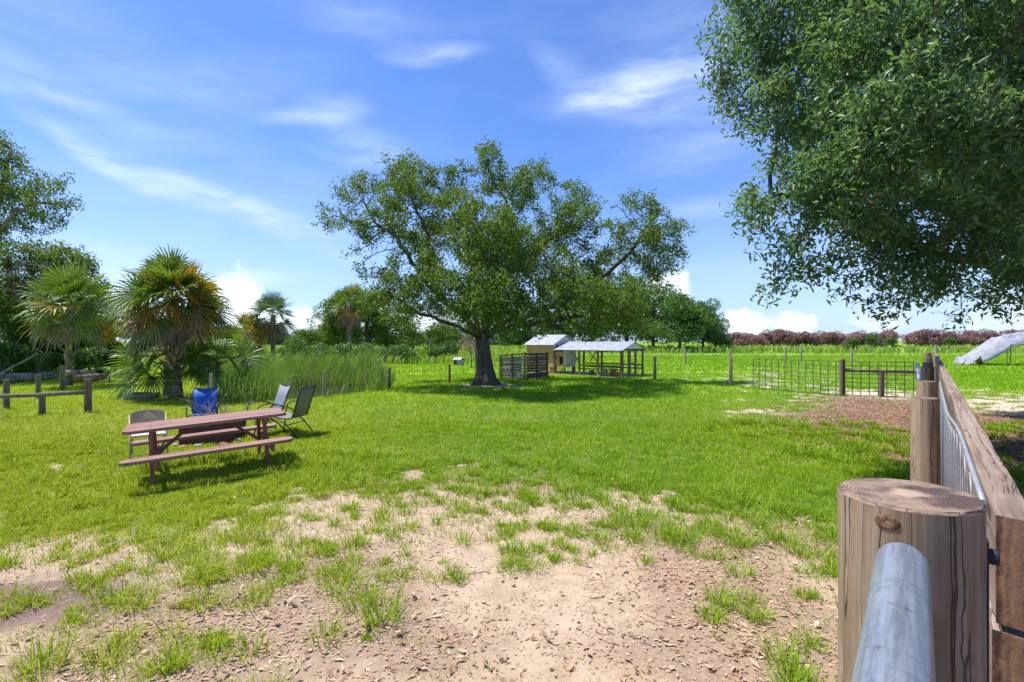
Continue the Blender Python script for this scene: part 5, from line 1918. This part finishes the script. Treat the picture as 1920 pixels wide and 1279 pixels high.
def foreground():
    # near gate post
    p = fpt(0, 0, 0)
    z = gzf(p.x, p.y)
    post = round_post('gate_post', MT['post'], MT['post_end'], .0755, 1.55 - z, loc=(p.x, p.y, z), rings=60, sides=96, tilt=.02)
    tag(post, 'thick round weathered gate post close to the camera', 'post')
    # knot
    import bmesh
    kn = MB()
    a = math.atan2(-.604, -.795)
    c = Vector((math.cos(a) * .0745, math.sin(a) * .0748, 1.532 - z))
    o = Vector((math.cos(a), math.sin(a), 0))
    t_ = Vector((-o.y, o.x, 0))
    for ring, (rad, d) in enumerate(((.0125, -.0012), (.0112, .0007), (.006, .0003), (.002, -.0003))):
        for k in range(14):
            q = 2 * math.pi * k / 14
            kn.v.append(tuple(c + t_ * math.cos(q) * rad * 1.1 + Vector((0, 0, 1)) * math.sin(q) * rad * .8 + o * d))
    for i in range(3):
        for k in range(14):
            k2 = (k + 1) % 14
            kn.f.append((i * 14 + k, i * 14 + k2, (i + 1) * 14 + k2, (i + 1) * 14 + k))
    kn.f.append(tuple(42 + k for k in range(14)))
    kn.build('knot', MT['knotwood'], post, smooth=True)
    # black hinge strip behind the post
    mb = MB()
    mb.bar(fpt(.205, .082, .2), fpt(.205, .082, 1.455), .016, .030, (FT[0], FT[1], 0))
    mb.tube([fpt(.205, .082, 1.43), fpt(.205, .102, 1.43)], .012, 10)
    o = mb.build('hinge_strip', MT['black'], None, bevel=.003)
    tag(o, 'black upright strip between the near post and the boards', 'hinge strip')
    # board fence with its round posts
    root = empty('board_fence', fpt(.238, .125, 0), math.atan2(FT[1], FT[0]))
    tag(root, 'brown timber board fence running away along the right side', 'fence')
    L = 18.6
    tops = [(1.482, 1.317), (1.300, 1.135), (1.118, .953), (.936, .771), (.754, .589), (.572, .407), (.39, .225)]
    for i, (zt, zb) in enumerate(tops):
        x = 0.0
        segs = [3.6, 2.5, 2.5, 2.5, 2.5, 2.5, 2.5]
        for j, sl in enumerate(segs):
            V, F = [], []
            n = 24
            hw = .0245
            for k in range(n + 1):
                xx = x + .003 + (sl - .006) * k / n
                wob = .004 * math.sin(xx * 2.1 + i) + .003 * math.sin(xx * 5.3 + 2 * i)
                for (yy, zz) in ((hw, zb), (-hw, zb), (-hw, zt), (hw, zt)):
                    V.append((xx, yy + wob * .7, zz + (wob if zz == zt else wob * .5) + .0025 * math.sin(xx * 11 + yy * 90)))
            for k in range(n):
                for q in range(4):
                    q2 = (q + 1) % 4
                    F.append((k * 4 + q, k * 4 + q2, (k + 1) * 4 + q2, (k + 1) * 4 + q))
            mb = MB()
            mb.v, mb.f = V, F
            bo = mb.build('rail' if i == 0 else 'board', MT['rail'], root, bevel=.005)
            if True:
                e = MB()
                e.poly([V[0], V[3], V[2], V[1]])
                ob = e.build('board_end', MT['rail_end'], bo)
            x += sl
    for s, ht in ((3.355, 1.385), (5.10, 1.385), (8.3, 1.39), (10.8, 1.37), (13.3, 1.38), (15.8, 1.37), (18.6, 1.4)):
        p = fpt(s, 0, 0)
        q = root.matrix_basis.inverted() @ Vector((p.x, p.y, 0))
        po = round_post('post', MT['post_mid'] if s < 9 else MT['oldpost'], MT['post_end'], .074, ht, parent=root, loc=(q.x, q.y, 0), sides=32, rings=14)
    # hooped wire panel against the boards
    pr = empty('hoop_panel', fpt(.36, .09, 0), math.atan2(FT[1], FT[0]))
    tag(pr, 'galvanised hoop-topped wire panel fixed along the board fence', 'wire panel')
    zt = lambda s: 1.487 - .085 * float(sstep(np.array([s]), .9, 2.6)[0])
    mb = MB()
    ss_ = np.linspace(.30, 4.9, 36)
    mb.tube([(s - .36, 0, zt(s)) for s in ss_], .0048, 8)
    mb.tube([(s - .36, 0, .25) for s in ss_], .0075, 8)
    mb.build('frame_wire', MT['hoopwire'], pr, smooth=True)
    s = .42
    while s < 4.8:
        h = MB()
        w, top = .046, zt(s) - .024
        pts = [(s - w - .36, .0, .25), (s - w - .36, .0, top - .06)]
        for k in range(1, 8):
            a = math.pi * k / 8
            pts.append((s - .36 - w * math.cos(a), .0, top - .06 + .06 * math.sin(a)))
        pts += [(s + w - .36, .0, top - .06), (s + w - .36, .0, .25)]
        h.tube(pts, .0023, 6)
        h.build('hoop', MT['hoopwire'], pr, smooth=True)
        s += .235
    # tubular gate under the camera
    gr = empty('tube_gate', (.435, .57, 0), math.atan2(-.55, -.435))
    tag(gr, 'galvanised tubular gate rail running under the camera towards the near post', 'gate')
    r = .0225
    zt0, zb0, Lg = 1.518, .25, 2.4
    mb = MB()
    pts = []
    for k in range(9):
        a = math.pi / 2 * k / 8
        pts.append((.06 - .06 * math.cos(a) * 1.0, 0, zt0 - .06 + .06 * math.sin(a)))
    pts = [(0, 0, zb0 + .06), (0, 0, .8), (0, 0, zt0 - .12)] + pts + [(.3, 0, zt0), (.8, 0, zt0), (Lg - .06, 0, zt0), (Lg - .018, 0, zt0 - .018), (Lg, 0, zt0 - .06), (Lg, 0, zb0 + .06), (Lg - .018, 0, zb0 + .018), (Lg - .06, 0, zb0), (.06, 0, zb0), (.018, 0, zb0 + .018), (0, 0, zb0 + .06)]
    mb.tube(pts, r, 24, cap=False)
    mb.build('frame_tube', MT['pipe'], gr, smooth=True)
    for zz in (.5, .75, 1.0, 1.25):
        b = MB()
        b.tube([(0.02, 0, zz), (Lg - .02, 0, zz)], .018, 12)
        b.build('crossbar', MT['galv'], gr, smooth=True)
    # second gate, seen edge-on by the third post
    a0 = wp(1723, 760, 4.75)
    b0 = fpt(8.1, -.11, 0)
    dv = Vector((b0.x - a0.x, b0.y - a0.y, 0))
    L2 = dv.length
    g2 = empty('tube_gate', (a0.x, a0.y, 0), math.atan2(dv.y, dv.x))
    tag(g2, 'galvanised tube gate seen edge-on beside the third fence post', 'gate')
    mb = MB()
    z1, z0_ = 1.44, .2
    mb.tube([(0, 0, z0_ + .05), (0, 0, .8), (0, 0, z1 - .09), (.012, 0, z1 - .035), (.05, 0, z1 - .006), (.12, 0, z1), (L2 * .5, 0, z1), (L2, 0, z1), (L2, 0, z0_), (.05, 0, z0_), (0, 0, z0_ + .05)], .021, 12, cap=False)
    mb.build('frame_tube', MT['galv'], g2, smooth=True)
    for zz in (.5, .8, 1.1):
        b = MB()
        b.tube([(.02, 0, zz), (L2 - .02, 0, zz)], .014, 8)
        b.build('crossbar', MT['galv'], g2, smooth=True)


# ------------------------------------------------------------------ other fences
def thin_post(parent, x, y, h, r, mat, name='post', lean=(0, 0)):
    mb = MB()
    z = gzf(x, y)
    lx, ly = lean
    mb.tube([(0, 0, -.1), (lx * .5, ly * .5, h * .5), (lx, ly, h - .012), (lx, ly, h)], [r * 1.02, r, r * .98, r * .9], 12, lobes=lambda i, a: 1 + .06 * math.sin(3 * a + x))
    o = mb.build(name, mat, parent)
    o.location = (x, y, z)
    return o


def wires(parent, pts, zs, step=.3, r=.0018, mat=None, name='wire_mesh'):
    mb = MB()
    for z in zs:
        mb.tube([(p[0], p[1], gzf(p[0], p[1]) + z) for p in pts], r, 4, cap=False)
    for a, b in zip(pts[:-1], pts[1:]):
        L = math.hypot(b[0] - a[0], b[1] - a[1])
        k = int(L / step)
        for i in range(k):
            f = (i + .5) / k
            x, y = a[0] + (b[0] - a[0]) * f, a[1] + (b[1] - a[1]) * f
            z = gzf(x, y)
            mb.tube([(x, y, z + zs[0]), (x, y, z + zs[-1])], r, 4, cap=False)
    return mb.build(name, mat or MT['wire'], parent)


def fences():
    # left: H-brace
    f = empty('brace_fence', (0, 0, 0))
    tag(f, 'stout timber brace of one thick post, a short post and a round rail at left', 'fence')
    A = gp(165, 774)
    Bp = gp(79, 779)
    d = Vector((Bp[0] - A[0], Bp[1] - A[1])).normalized()
    thin_post(f, *A, .90, .085, MT['oldpost'])
    thin_post(f, *Bp, .5, .07, MT['oldpost'])
    E = (A[0] + d.x * 2.6, A[1] + d.y * 2.6)
    thin_post(f, *E, .9, .085, MT['oldpost'])
    r = MB()
    r.tube([(A[0], A[1], gzf(*A) + .545), (Bp[0], Bp[1], gzf(*Bp) + .53), (E[0], E[1], gzf(*E) + .53)], .055, 12)
    r.build('rail', MT['oldrail'], f, smooth=True)
    # left: wire fence behind it
    f = empty('wire_fence', (0, 0, 0))
    tag(f, 'wire fence on old wooden posts in front of the left woods', 'fence')
    P = [gp(12, 767), gp(72, 748), gp(117, 733)]
    for p, h, rr in zip(P, (.84, .8, .98), (.075, .07, .08)):
        thin_post(f, *p, h, rr, MT['oldpost'])
    wires(f, [(-12.4, 12.4)] + P, [.05, .2, .35, .5, .65, .8], .3)
    # wire fence in front of the pond, past the oak
    f = empty('wire_fence', (0, 0, 0))
    tag(f, 'thin wire fence on slim posts between the lawn and the pond', 'fence')
    P = [gp(165, 774), (-8.75, 14.9), (-6.35, 17.3), gp(730, 730), gp(843, 720)]
    for i, p in enumerate(P[1:]):
        thin_post(f, *p, [.98, .9, .80, .80][i], .05, MT['greypost'] if i < 2 else MT['oldpost'])
    wires(f, P, [.05, .2, .4, .6, .8], .3)
    # posts and wires right of the coop
    f = empty('wire_fence', (0, 0, 0))
    tag(f, 'thin wire fence on slim posts from the chicken run to the mesh panels', 'fence')
    P = [gp(1228, 713), gp(1370, 724)]
    for p, h in zip(P, (1.05, 1.12)):
        thin_post(f, *p, h, .065, MT['greypost'])
    wires(f, [P[0], P[1], gp(1410, 728)], [.1, .4, .7, 1.0], 1.0)
    # mesh panels
    f = empty('mesh_panel_fence', (0, 0, 0))
    tag(f, 'square wire mesh panels on a stout brace across the sandy lane at right', 'fence')
    A, Bq, C = gp(1410, 729), gp(1579, 743), gp(1709, 747)
    thin_post(f, *Bq, 1.18, .085, MT['oldpost'])
    thin_post(f, *gp(1653, 744), .82, .075, MT['oldpost'])
    r = MB()
    C2 = (12.75, 15.5)
    r.tube([(Bq[0], Bq[1], gzf(*Bq) + .82), (C2[0], C2[1], gzf(*C2) + .80)], .055, 12)
    r.build('rail', MT['oldrail'], f, smooth=True)
    for (a, b) in ((A, Bq), (Bq, C)):
        mb = MB()
        L = math.hypot(b[0] - a[0], b[1] - a[1])
        za, zb = gzf(*a), gzf(*b)
        off = -.09
        k = max(8, int(L / .22))
        for i in range(k + 1):
            q = i / k
            x, y, z = a[0] + (b[0] - a[0]) * q, a[1] + (b[1] - a[1]) * q + off, za + (zb - za) * q
            mb.tube([(x, y, z + .04), (x, y, z + 1.10)], .013, 5, cap=False)
        for j in range(9):
            z = .04 + 1.06 * j / 8
            mb.tube([(a[0], a[1] + off, za + z), (b[0], b[1] + off, zb + z)], .010, 5, cap=False)
        mb.build('mesh_panel', MT['darkwire'], f)
    # far paddock fence
    f = empty('wire_fence', (0, 0, 0))
    tag(f, 'far wire fence on thin posts across the paddock at right', 'fence')
    P = [gp(1285, 683), gp(1369, 678), gp(1473, 679), gp(1502, 679), gp(1597, 684), gp(1755, 690)]
    for i, p in enumerate(P):
        thin_post(f, *p, [1.15, 1.1, 1.2, 1.15, 1.3, 1.5][i], .075, MT['greypost'])
    wires(f, [(9, 44)] + P, [.2, .6, 1.0], 6.0, .003)
    # second far fence line with darker posts beyond
    f = empty('wire_fence', (0, 0, 0))
    tag(f, 'faint farthest fence of dark posts at the edge of the tall weeds', 'fence')
    xs = [14, 22, 31, 40, 50, 61, 73]
    for x in xs:
        thin_post(f, x, 71.5, 1.25, .06, MT['oldpost'])
    wires(f, [(x, 71.5) for x in xs], [.3, .7, 1.1], 12, .004)
    # field pole left of the oak
    o = thin_post(None, *gp(808, 675), 2.35, .12, MT['oldpost'], 'field_pole')
    tag(o, 'dark wooden pole at the hedge left of the oak trunk', 'pole')
    for px, py, h, lab in [(733, 676, 1.0, 'short post in the hedge beyond the reeds'), (845, 672, 1.3, 'slim post just left of the pinkish shrub')]:
        o = thin_post(None, *gp(px, py), h, .08, MT['oldpost'], 'field_post')
        tag(o, lab, 'post')


# ------------------------------------------------------------------ chicken coop
CO = Vector((2.19, 27.3, 0))
CL = Vector((.76, -.65, 0)).normalized()
CW = Vector((.65, .76, 0)).normalized()


def coop():
    rz = math.atan2(CL.y, CL.x)
    z = gzf(CO.x, CO.y)
    # local frame: x along CL, y along CW
    h = empty('chicken_house', (CO.x, CO.y, z), rz)
    tag(h, 'raised plywood chicken house with a pitched metal roof behind the oak', 'chicken house')
    W, D, fl, ev, rg = 1.8, 2.2, .36, 1.60, 2.08
    mb = MB()
    mb.box((-W / 2, .02, (fl + ev) / 2), (W, .04, ev - fl))
    mb.build('front_wall', MT['plywood'], h)
    mb = MB()
    mb.box((-W / 2, D - .02, (fl + ev) / 2), (W, .04, ev - fl))
    mb.build('back_wall', MT['plywood'], h)
    for sx, m_, nm in ((-.02, MT['whitewrap'], 'gable_wall'), (-W + .02, MT['plywood'], 'gable_wall')):
        mb = MB()
        pts = [(.042, fl), (D - .042, fl), (D - .042, ev), (D / 2, rg - .03), (.042, ev)]
        b = []
        for xx in (sx - .02, sx + .02):
            b.append([(xx, p[0], p[1]) for p in pts])
        n = len(pts)
        mb.v = b[0] + b[1]
        mb.f = [tuple(reversed(range(n))), tuple(range(n, 2 * n))] + [(i, (i + 1) % n, n + (i + 1) % n, n + i) for i in range(n)]
        mb.build(nm, m_, h)
    mb = MB()
    mb.box((-W / 2, D / 2, fl + .02), (W - .09, D - .09, .04))
    mb.build('floor', MT['coopwood'], h)
    mb = MB()
    for s in (-1, 1):
        y0, y1 = (-.16, D / 2) if s < 0 else (D + .16, D / 2)
        a, b = Vector((0, y0, ev - .06)), Vector((0, y1, rg + .02))
        for x0, x1 in ((-W - .12, .12),):
            mb.poly([(x0, a.y, a.z), (x1, a.y, a.z), (x1, b.y, b.z), (x0, b.y, b.z)] if s < 0 else [(x1, a.y, a.z), (x0, a.y, a.z), (x0, b.y, b.z), (x1, b.y, b.z)])
    mb.build('roof', MT['roof'], h, solid=.025)
    for x in (-.06, -W + .06):
        for y in (.06, D - .06):
            l = MB()
            l.box((x, y, fl / 2 - .05), (.09, .09, fl + .1))
            l.build('leg', MT['coopwood'], h)
    mb = MB()
    mb.bar((-.1, -.01, .02), (-.7, -.01, .35), .03, .06)
    mb.bar((-1.7, -.01, .02), (-1.1, -.01, .35), .03, .06)
    mb.build('brace', MT['coopwood'], h)
    for (y0, y1, zz0, zz1) in ((.3, .45, 1.3, 1.55), (.9, 1.15, 1.45, 1.6), (1.5, 1.6, 1.3, 1.5)):
        mb = MB()
        mb.box((.003, (y0 + y1) / 2, (zz0 + zz1) / 2), (.012, y1 - y0, zz1 - zz0))
        mb.build('dark_patch', MT['dark_panel'], h)
    # run
    r = empty('chicken_run', (CO.x, CO.y, z), rz)
    tag(r, 'open timber chicken run with a low metal gable roof', 'chicken run')
    L, D, ev, rg = 4.05, 2.25, 1.36, 1.72
    x0 = .02
    posts = [(1.65, 0), (2.75, 0), (L, 0), (L, .75), (L, 1.45), (L, D), (1.65, D), (2.9, D), (.5, D), (x0 + .06, 0)]
    for (x, y) in posts:
        mb = MB()
        mb.box((x, y, ev / 2 - .05), (.085, .085, ev + .1 - .09))
        mb.build('post', MT['coopwood'], r, bevel=.004)
    for y in (0, D):
        mb = MB()
        mb.bar((x0, y, ev - .06), (L + .1, y, ev - .06), .06, .10)
        mb.build('eave_beam', MT['coopwood'], r)
        for zz in (.34, .52):
            mb = MB()
            mb.bar((.6 if y else 1.69, y + .055, zz), (L - .05, y + .055, zz), .03, .07)
            mb.build('side_rail', MT['coopwood'], r)
    for (a, b) in (((1.65, -.02, .75), (1.1, -.02, ev - .12)), ((2.75, -.02, .7), (2.2, -.02, ev - .12)), ((1.65, -.06, .9), (.4, -.06, .1)), ((2.3, -.05, .72), (2.72, -.05, 1.25))):
        mb = MB()
        mb.bar(a, b, .03, .05)
        mb.build('knee_brace', MT['coopwood'], r)
    mb = MB()
    for s in (-1, 1):
        y0, y1 = (-.22, D / 2) if s < 0 else (D + .22, D / 2)
        za, zb = ev - .07, rg
        pts = [(x0 + .12, y0, za), (L + .16, y0, za), (L + .16, y1, zb), (x0 + .12, y1, zb)]
        mb.poly(pts if s < 0 else pts[::-1])
    mb.build('roof', MT['roof'], r, solid=.025)
    mb = MB()
    pts = [(.0, ev), (D, ev), (D / 2, rg - .05)]
    for xx in (L + .045, L + .075):
        mb.v += [(xx, p[0], p[1]) for p in pts]
    mb.f = [(2, 1, 0), (3, 4, 5), (0, 1, 4, 3), (1, 2, 5, 4), (2, 0, 3, 5)]
    mb.build('gable_panel', MT['whitewrap'], r)
    # door in the gable end
    mb = MB()
    for (a, b) in (((L + .06, .80, .06), (L + .06, .80, 1.24)), ((L + .06, 1.40, .06), (L + .06, 1.40, 1.24)), ((L + .06, .84, 1.22), (L + .06, 1.36, 1.22)), ((L + .06, .84, .66), (L + .06, 1.36, .66)), ((L + .06, .84, .1), (L + .06, 1.36, .1))):
        mb.bar(a, b, .03, .07, (0, 1, 0) if a[1] == b[1] else (0, 0, 1))
    mb.build('door', MT['greypost'], r)
    # nest box under the run roof against the house
    nb = empty('nest_box', (*(CO + CL * .62 + CW * .5).to_tuple()[:2], z), rz)
    tag(nb, 'raised nest box with a white end wall, under the run roof', 'nest box')
    mb = MB()
    mb.box((-.24, 0, .80), (.62, .9, .76))
    mb.build('box', MT['plywood'], nb)
    mb = MB()
    mb.box((.095, 0, .80), (.04, .96, .86))
    mb.build('white_panel', MT['whitewrap'], nb)
    mb = MB()
    mb.box((-.13, -.458, .72), (.2, .014, .42))
    mb.build('opening_shade', MT['dark_panel'], nb)  # near-black plate stands for the shade inside; the box is solid
    for x in (-.5, .04):
        for y in (-.4, .4):
            l = MB()
            l.box((x, y, .2), (.07, .07, .46))
            l.build('leg', MT['coopwood'], nb)
    # slatted pen in front
    pz = gzf(.62, 23.2)
    p = empty('slatted_pen', (.62, 23.2, pz), rz)
    tag(p, 'weathered slatted pallet pen beside the oak trunk', 'pen')
    def panel(a, b, h0, h1, mat, nm, n=9, gap=.35, top=None):
        mb = MB()
        for i in range(n):
            f0, f1 = i / n, (i + 1 - gap) / n
            za, zb = .06 + (h0 - .06) * (f0 + f1) / 2, .06 + (h1 - .06) * (f0 + f1) / 2
            hh = (h0 + h1) / 2 * (f1 - f0)
            mb.bar((a[0], a[1], za + random.uniform(-.012, .012)), (b[0], b[1], zb + random.uniform(-.012, .012)), .022, hh * random.uniform(.85, 1.1))
        mb.build(nm, mat, p)
    panel((-1.5, 0, 0), (0, 0, 0), 1.02, 1.14, MT['pallet'], 'slat_panel', 8, .34)
    panel((0.03, .03, 0), (.03, 1.55, 0), 1.22, 1.22, MT['pallet_dark'], 'slat_panel', 9, .16)
    panel((-1.5, .06, 0), (-1.5, 1.5, 0), 1.0, 1.0, MT['pallet_dark'], 'slat_panel', 8, .2)
    for x, y, hh, m_ in ((-1.5, -.045, 1.1, MT['coopwood']), (-.78, -.045, 1.16, MT['coopwood']), (0, -.05, 1.24, MT['coopwood']), (.03, 1.6, 1.24, MT['pallet_dark']), (.03, .8, 1.2, MT['pallet_dark'])):
        mb = MB()
        mb.box((x, y, hh / 2 - .04), (.07, .06, hh + .08))
        mb.build('stake', m_, p)
    mb = MB()
    mb.bar((-1.52, .0, 1.06), (.03, 0, 1.19), .07, .05)
    mb.build('top_rail', MT['pallet_dark'], p)
    # things lying in the run
    def bucket(loc, r_, h_, mat, name, lab):
        mb = MB()
        prof = [(0, r_ * .8), (h_ * .95, r_), (h_, r_ * 1.06), (h_, r_ * .93), (.04, r_ * .75)]
        mb.tube([(0, 0, q[0]) for q in prof[:3]], [q[1] for q in prof[:3]], 18, cap=False)
        b = len(mb.v)
        mb.tube([(0, 0, h_), (0, 0, .04)], [r_ * .98, r_ * .76], 18, cap=False)
        mb.poly([(r_ * .8 * math.cos(k / 18 * 6.283), r_ * .8 * math.sin(k / 18 * 6.283), .03) for k in range(18)])
        root = empty(name, (loc.x, loc.y, gzf(loc.x, loc.y)))
        mb.build('tub', mat, root, smooth=True)
        hd = MB()
        hd.tube([(r_ * 1.02 * math.cos(a), 0, h_ - .03 + r_ * .8 * math.sin(a)) for a in np.linspace(0, math.pi, 9)], .006, 5)
        hd.build('handle', MT['wire'], root)
        tag(root, lab, 'bucket')
    bucket(CO + CL * 2.9 + CW * .4, .15, .36, MT['bucket'], 'bucket', 'grey bucket standing inside the chicken run')
    bucket(CO + CL * 3.3 + CW * .55, .17, .38, MT['coopwood'], 'bucket', 'brown tub beside the grey bucket in the run')
    bucket(CO + CL * 3.65 + CW * .3, .13, .22, MT['terracotta'], 'bucket', 'small terracotta tub near the door of the run')
    bucket(CO + CL * 2.2 + CW * .3, .15, .26, MT['pallet_dark'], 'bucket', 'dark low tub by the middle posts of the run')
    # dog house
    x, y = gp(860, 686)
    d = empty('dog_house', (x, y, gzf(x, y)), R(-24))
    tag(d, 'small pale dog house on the lawn left of the oak', 'dog house')
    mb = MB()
    mb.box((0, 0, .22), (.62, .56, .44))
    mb.build('body', MT['dogwall'], d, bevel=.02)
    mb = MB()
    mb.poly([(-.36, -.34, .43), (.36, -.34, .43), (.36, 0, .62), (-.36, 0, .62)])
    mb.poly([(.36, .34, .43), (-.36, .34, .43), (-.36, 0, .62), (.36, 0, .62)])
    mb.build('roof', MT['dogroof'], d, solid=.03)
    mb = MB()
    mb.box((-.12, -.283, .21), (.22, .012, .32))
    mb.build('doorway_shade', MT['dark_panel'], d)  # dark plate on the solid body paints the shade of an entrance


def tarp():
    Y = 37
    root = empty('canopy_frame', (wp(1880, 684, Y).x, Y, 0))
    tag(root, 'collapsed canopy frame with a grey tarp slumped to the ground at far right', 'canopy')
    ox = root.location.x
    prof = [wp(px, py, Y) for px, py in ((1975, 632), (1945, 627), (1915, 626), (1890, 629), (1868, 633), (1852, 643), (1836, 652), (1822, 661), (1812, 672), (1806, 684))]
    V, F = [], []
    n, k = 15, len(prof)
    sub = []
    for i in range(k - 1):
        for j in range(4):
            sub.append(prof[i].lerp(prof[i + 1], j / 4))
    sub.append(prof[-1])
    k = len(sub)
    for i in range(n):
        f = i / (n - 1)
        for j, p in enumerate(sub):
            w = .16 * math.sin(f * 17 + j * .5) + .12 * math.sin(f * 29 - j * .35)
            drop = .75 * (abs(f - .5) * 2) ** 2 if j < k - 6 else 0
            z = max(p.z - drop + w * .6, .02)
            V.append((p.x - ox + w * .8, (f - .5) * 2.7 * (.6 + .4 * (1 - j / (k - 1)) ** .8), z))
    for i in range(n - 1):
        for j in range(k - 1):
            a = i * k + j
            F.append((a, a + 1, a + k + 1, a + k))
    mb = MB()
    mb.v, mb.f = V, F
    mb.build('tarp', MT['tarp'], root, smooth=True, solid=.02)
    for px, yo in ((1914, -1.2), (1918, 1.2), (1866, -1.1), (1990, -1.2), (1990, 1.2)):
        l = MB()
        x = wp(px, 650, Y).x - ox
        l.tube([(x, yo, -.05), (x + .05, yo, 1.95 if px != 1866 else 1.5)], .025, 8)
        l.build('leg', MT['darkwire'], root)
    l = MB()
    for yo in (-1.2, 1.2):
        l.tube([(wp(1866, 650, Y).x - ox, yo, 1.5), (wp(1914, 650, Y).x - ox, yo, 1.95), (wp(1990, 650, Y).x - ox, yo, 1.9)], .022, 8)
    l.build('top_bar', MT['darkwire'], root)


def small_things():
    # sawn timber bed by the palm
    x, y = gp(265, 749)
    d = empty('timber_bed', (x, y, gzf(x, y)), R(8))
    tag(d, 'low grey timber bed on the grass left of the large palm', 'timber bed')
    for i, (cy, w) in enumerate(((-.25, .86), (.25, .86))):
        mb = MB()
        mb.box((0, cy, .10), (w, .09, .22))
        mb.build('long_side', MT['greywood'], d, bevel=.006)
    for cx in (-.385, .385):
        mb = MB()
        mb.box((cx, 0, .10), (.08, .405, .20))
        mb.build('short_side', MT['greywood'], d, bevel=.006)
    mb = MB()
    mb.box((0, 0, .06), (.69, .405, .14))
    mb.build('soil', MT['pallet_dark'], d)
    # logs in front of the woods
    def log(a, b, r, lab, name='log', mat='bark_grey'):
        a, b = Vector(a), Vector(b)
        mb = MB()
        c = (a + b) / 2
        mb.tube([a - c, (b - a) * .2 + (a - c) + Vector((0, 0, .02)), Vector((0, 0, -.01)), b - c], [r * 1.1, r, r * .95, r * .75], 10, lobes=lambda i, q: 1 + .07 * math.sin(3 * q + i))
        o = mb.build(name, MT[mat], None, smooth=True)
        o.location = c
        tag(o, lab, 'log')
    log(wp(-30, 712, 23), wp(108, 705, 24), .22, 'long fallen log lying in front of the woods at left')
    log(wp(122, 701, 21), wp(178, 696, 22), .11, 'pale grey log resting beside the third fence post', mat='boot')
    log(wp(130, 712, 22.5), wp(200, 706, 23.5), .2, 'reddish fallen log right of the third fence post', mat='palm_bark')
    log(wp(4, 700, 25), wp(70, 664, 25.5), .055, 'leaning dead trunk at the edge of the woods', 'leaning_log', 'boot')
    # sticks on the sand
    for i, (px, py, L, a, r) in enumerate([(1108, 996, .13, .25, .011), (895, 1075, .20, .35, .004), (962, 955, .12, .7, .006), (1120, 1122, .10, .3, .004), (868, 1100, .09, 1.0, .004), (1215, 1212, .16, 2.6, .004)]):
        x, y = gp(px, py)
        d = Vector((math.cos(a), math.sin(a), 0))
        mb = MB()
        mb.tube([-d * L / 2, Vector((0, 0, .006)) + d.cross(Vector((0, 0, 1))) * L * .06, d * L / 2], [r, r * .9, r * .7], 7)
        o = mb.build('stick', MT['twig'])
        o.location = (x, y, gzf(x, y) + r)
        tag(o, ['thick short stick on the sand right of centre', 'long thin twig lying on the bare sand at centre', 'bent stick among the grass tufts at centre', 'thin dark twig on the sand right of centre', 'short twig beside the long thin twig', 'thin twig on the sand near the bottom edge'][i], 'stick')


build_ground()
build_pond()
build_grass()
build_litter()
build_reeds()
build_far_weeds()
oak_centre()
oak_right()
left_trees()
far_trees()
palms()
foreground()
seats()
fences()
coop()
tarp()
small_things()
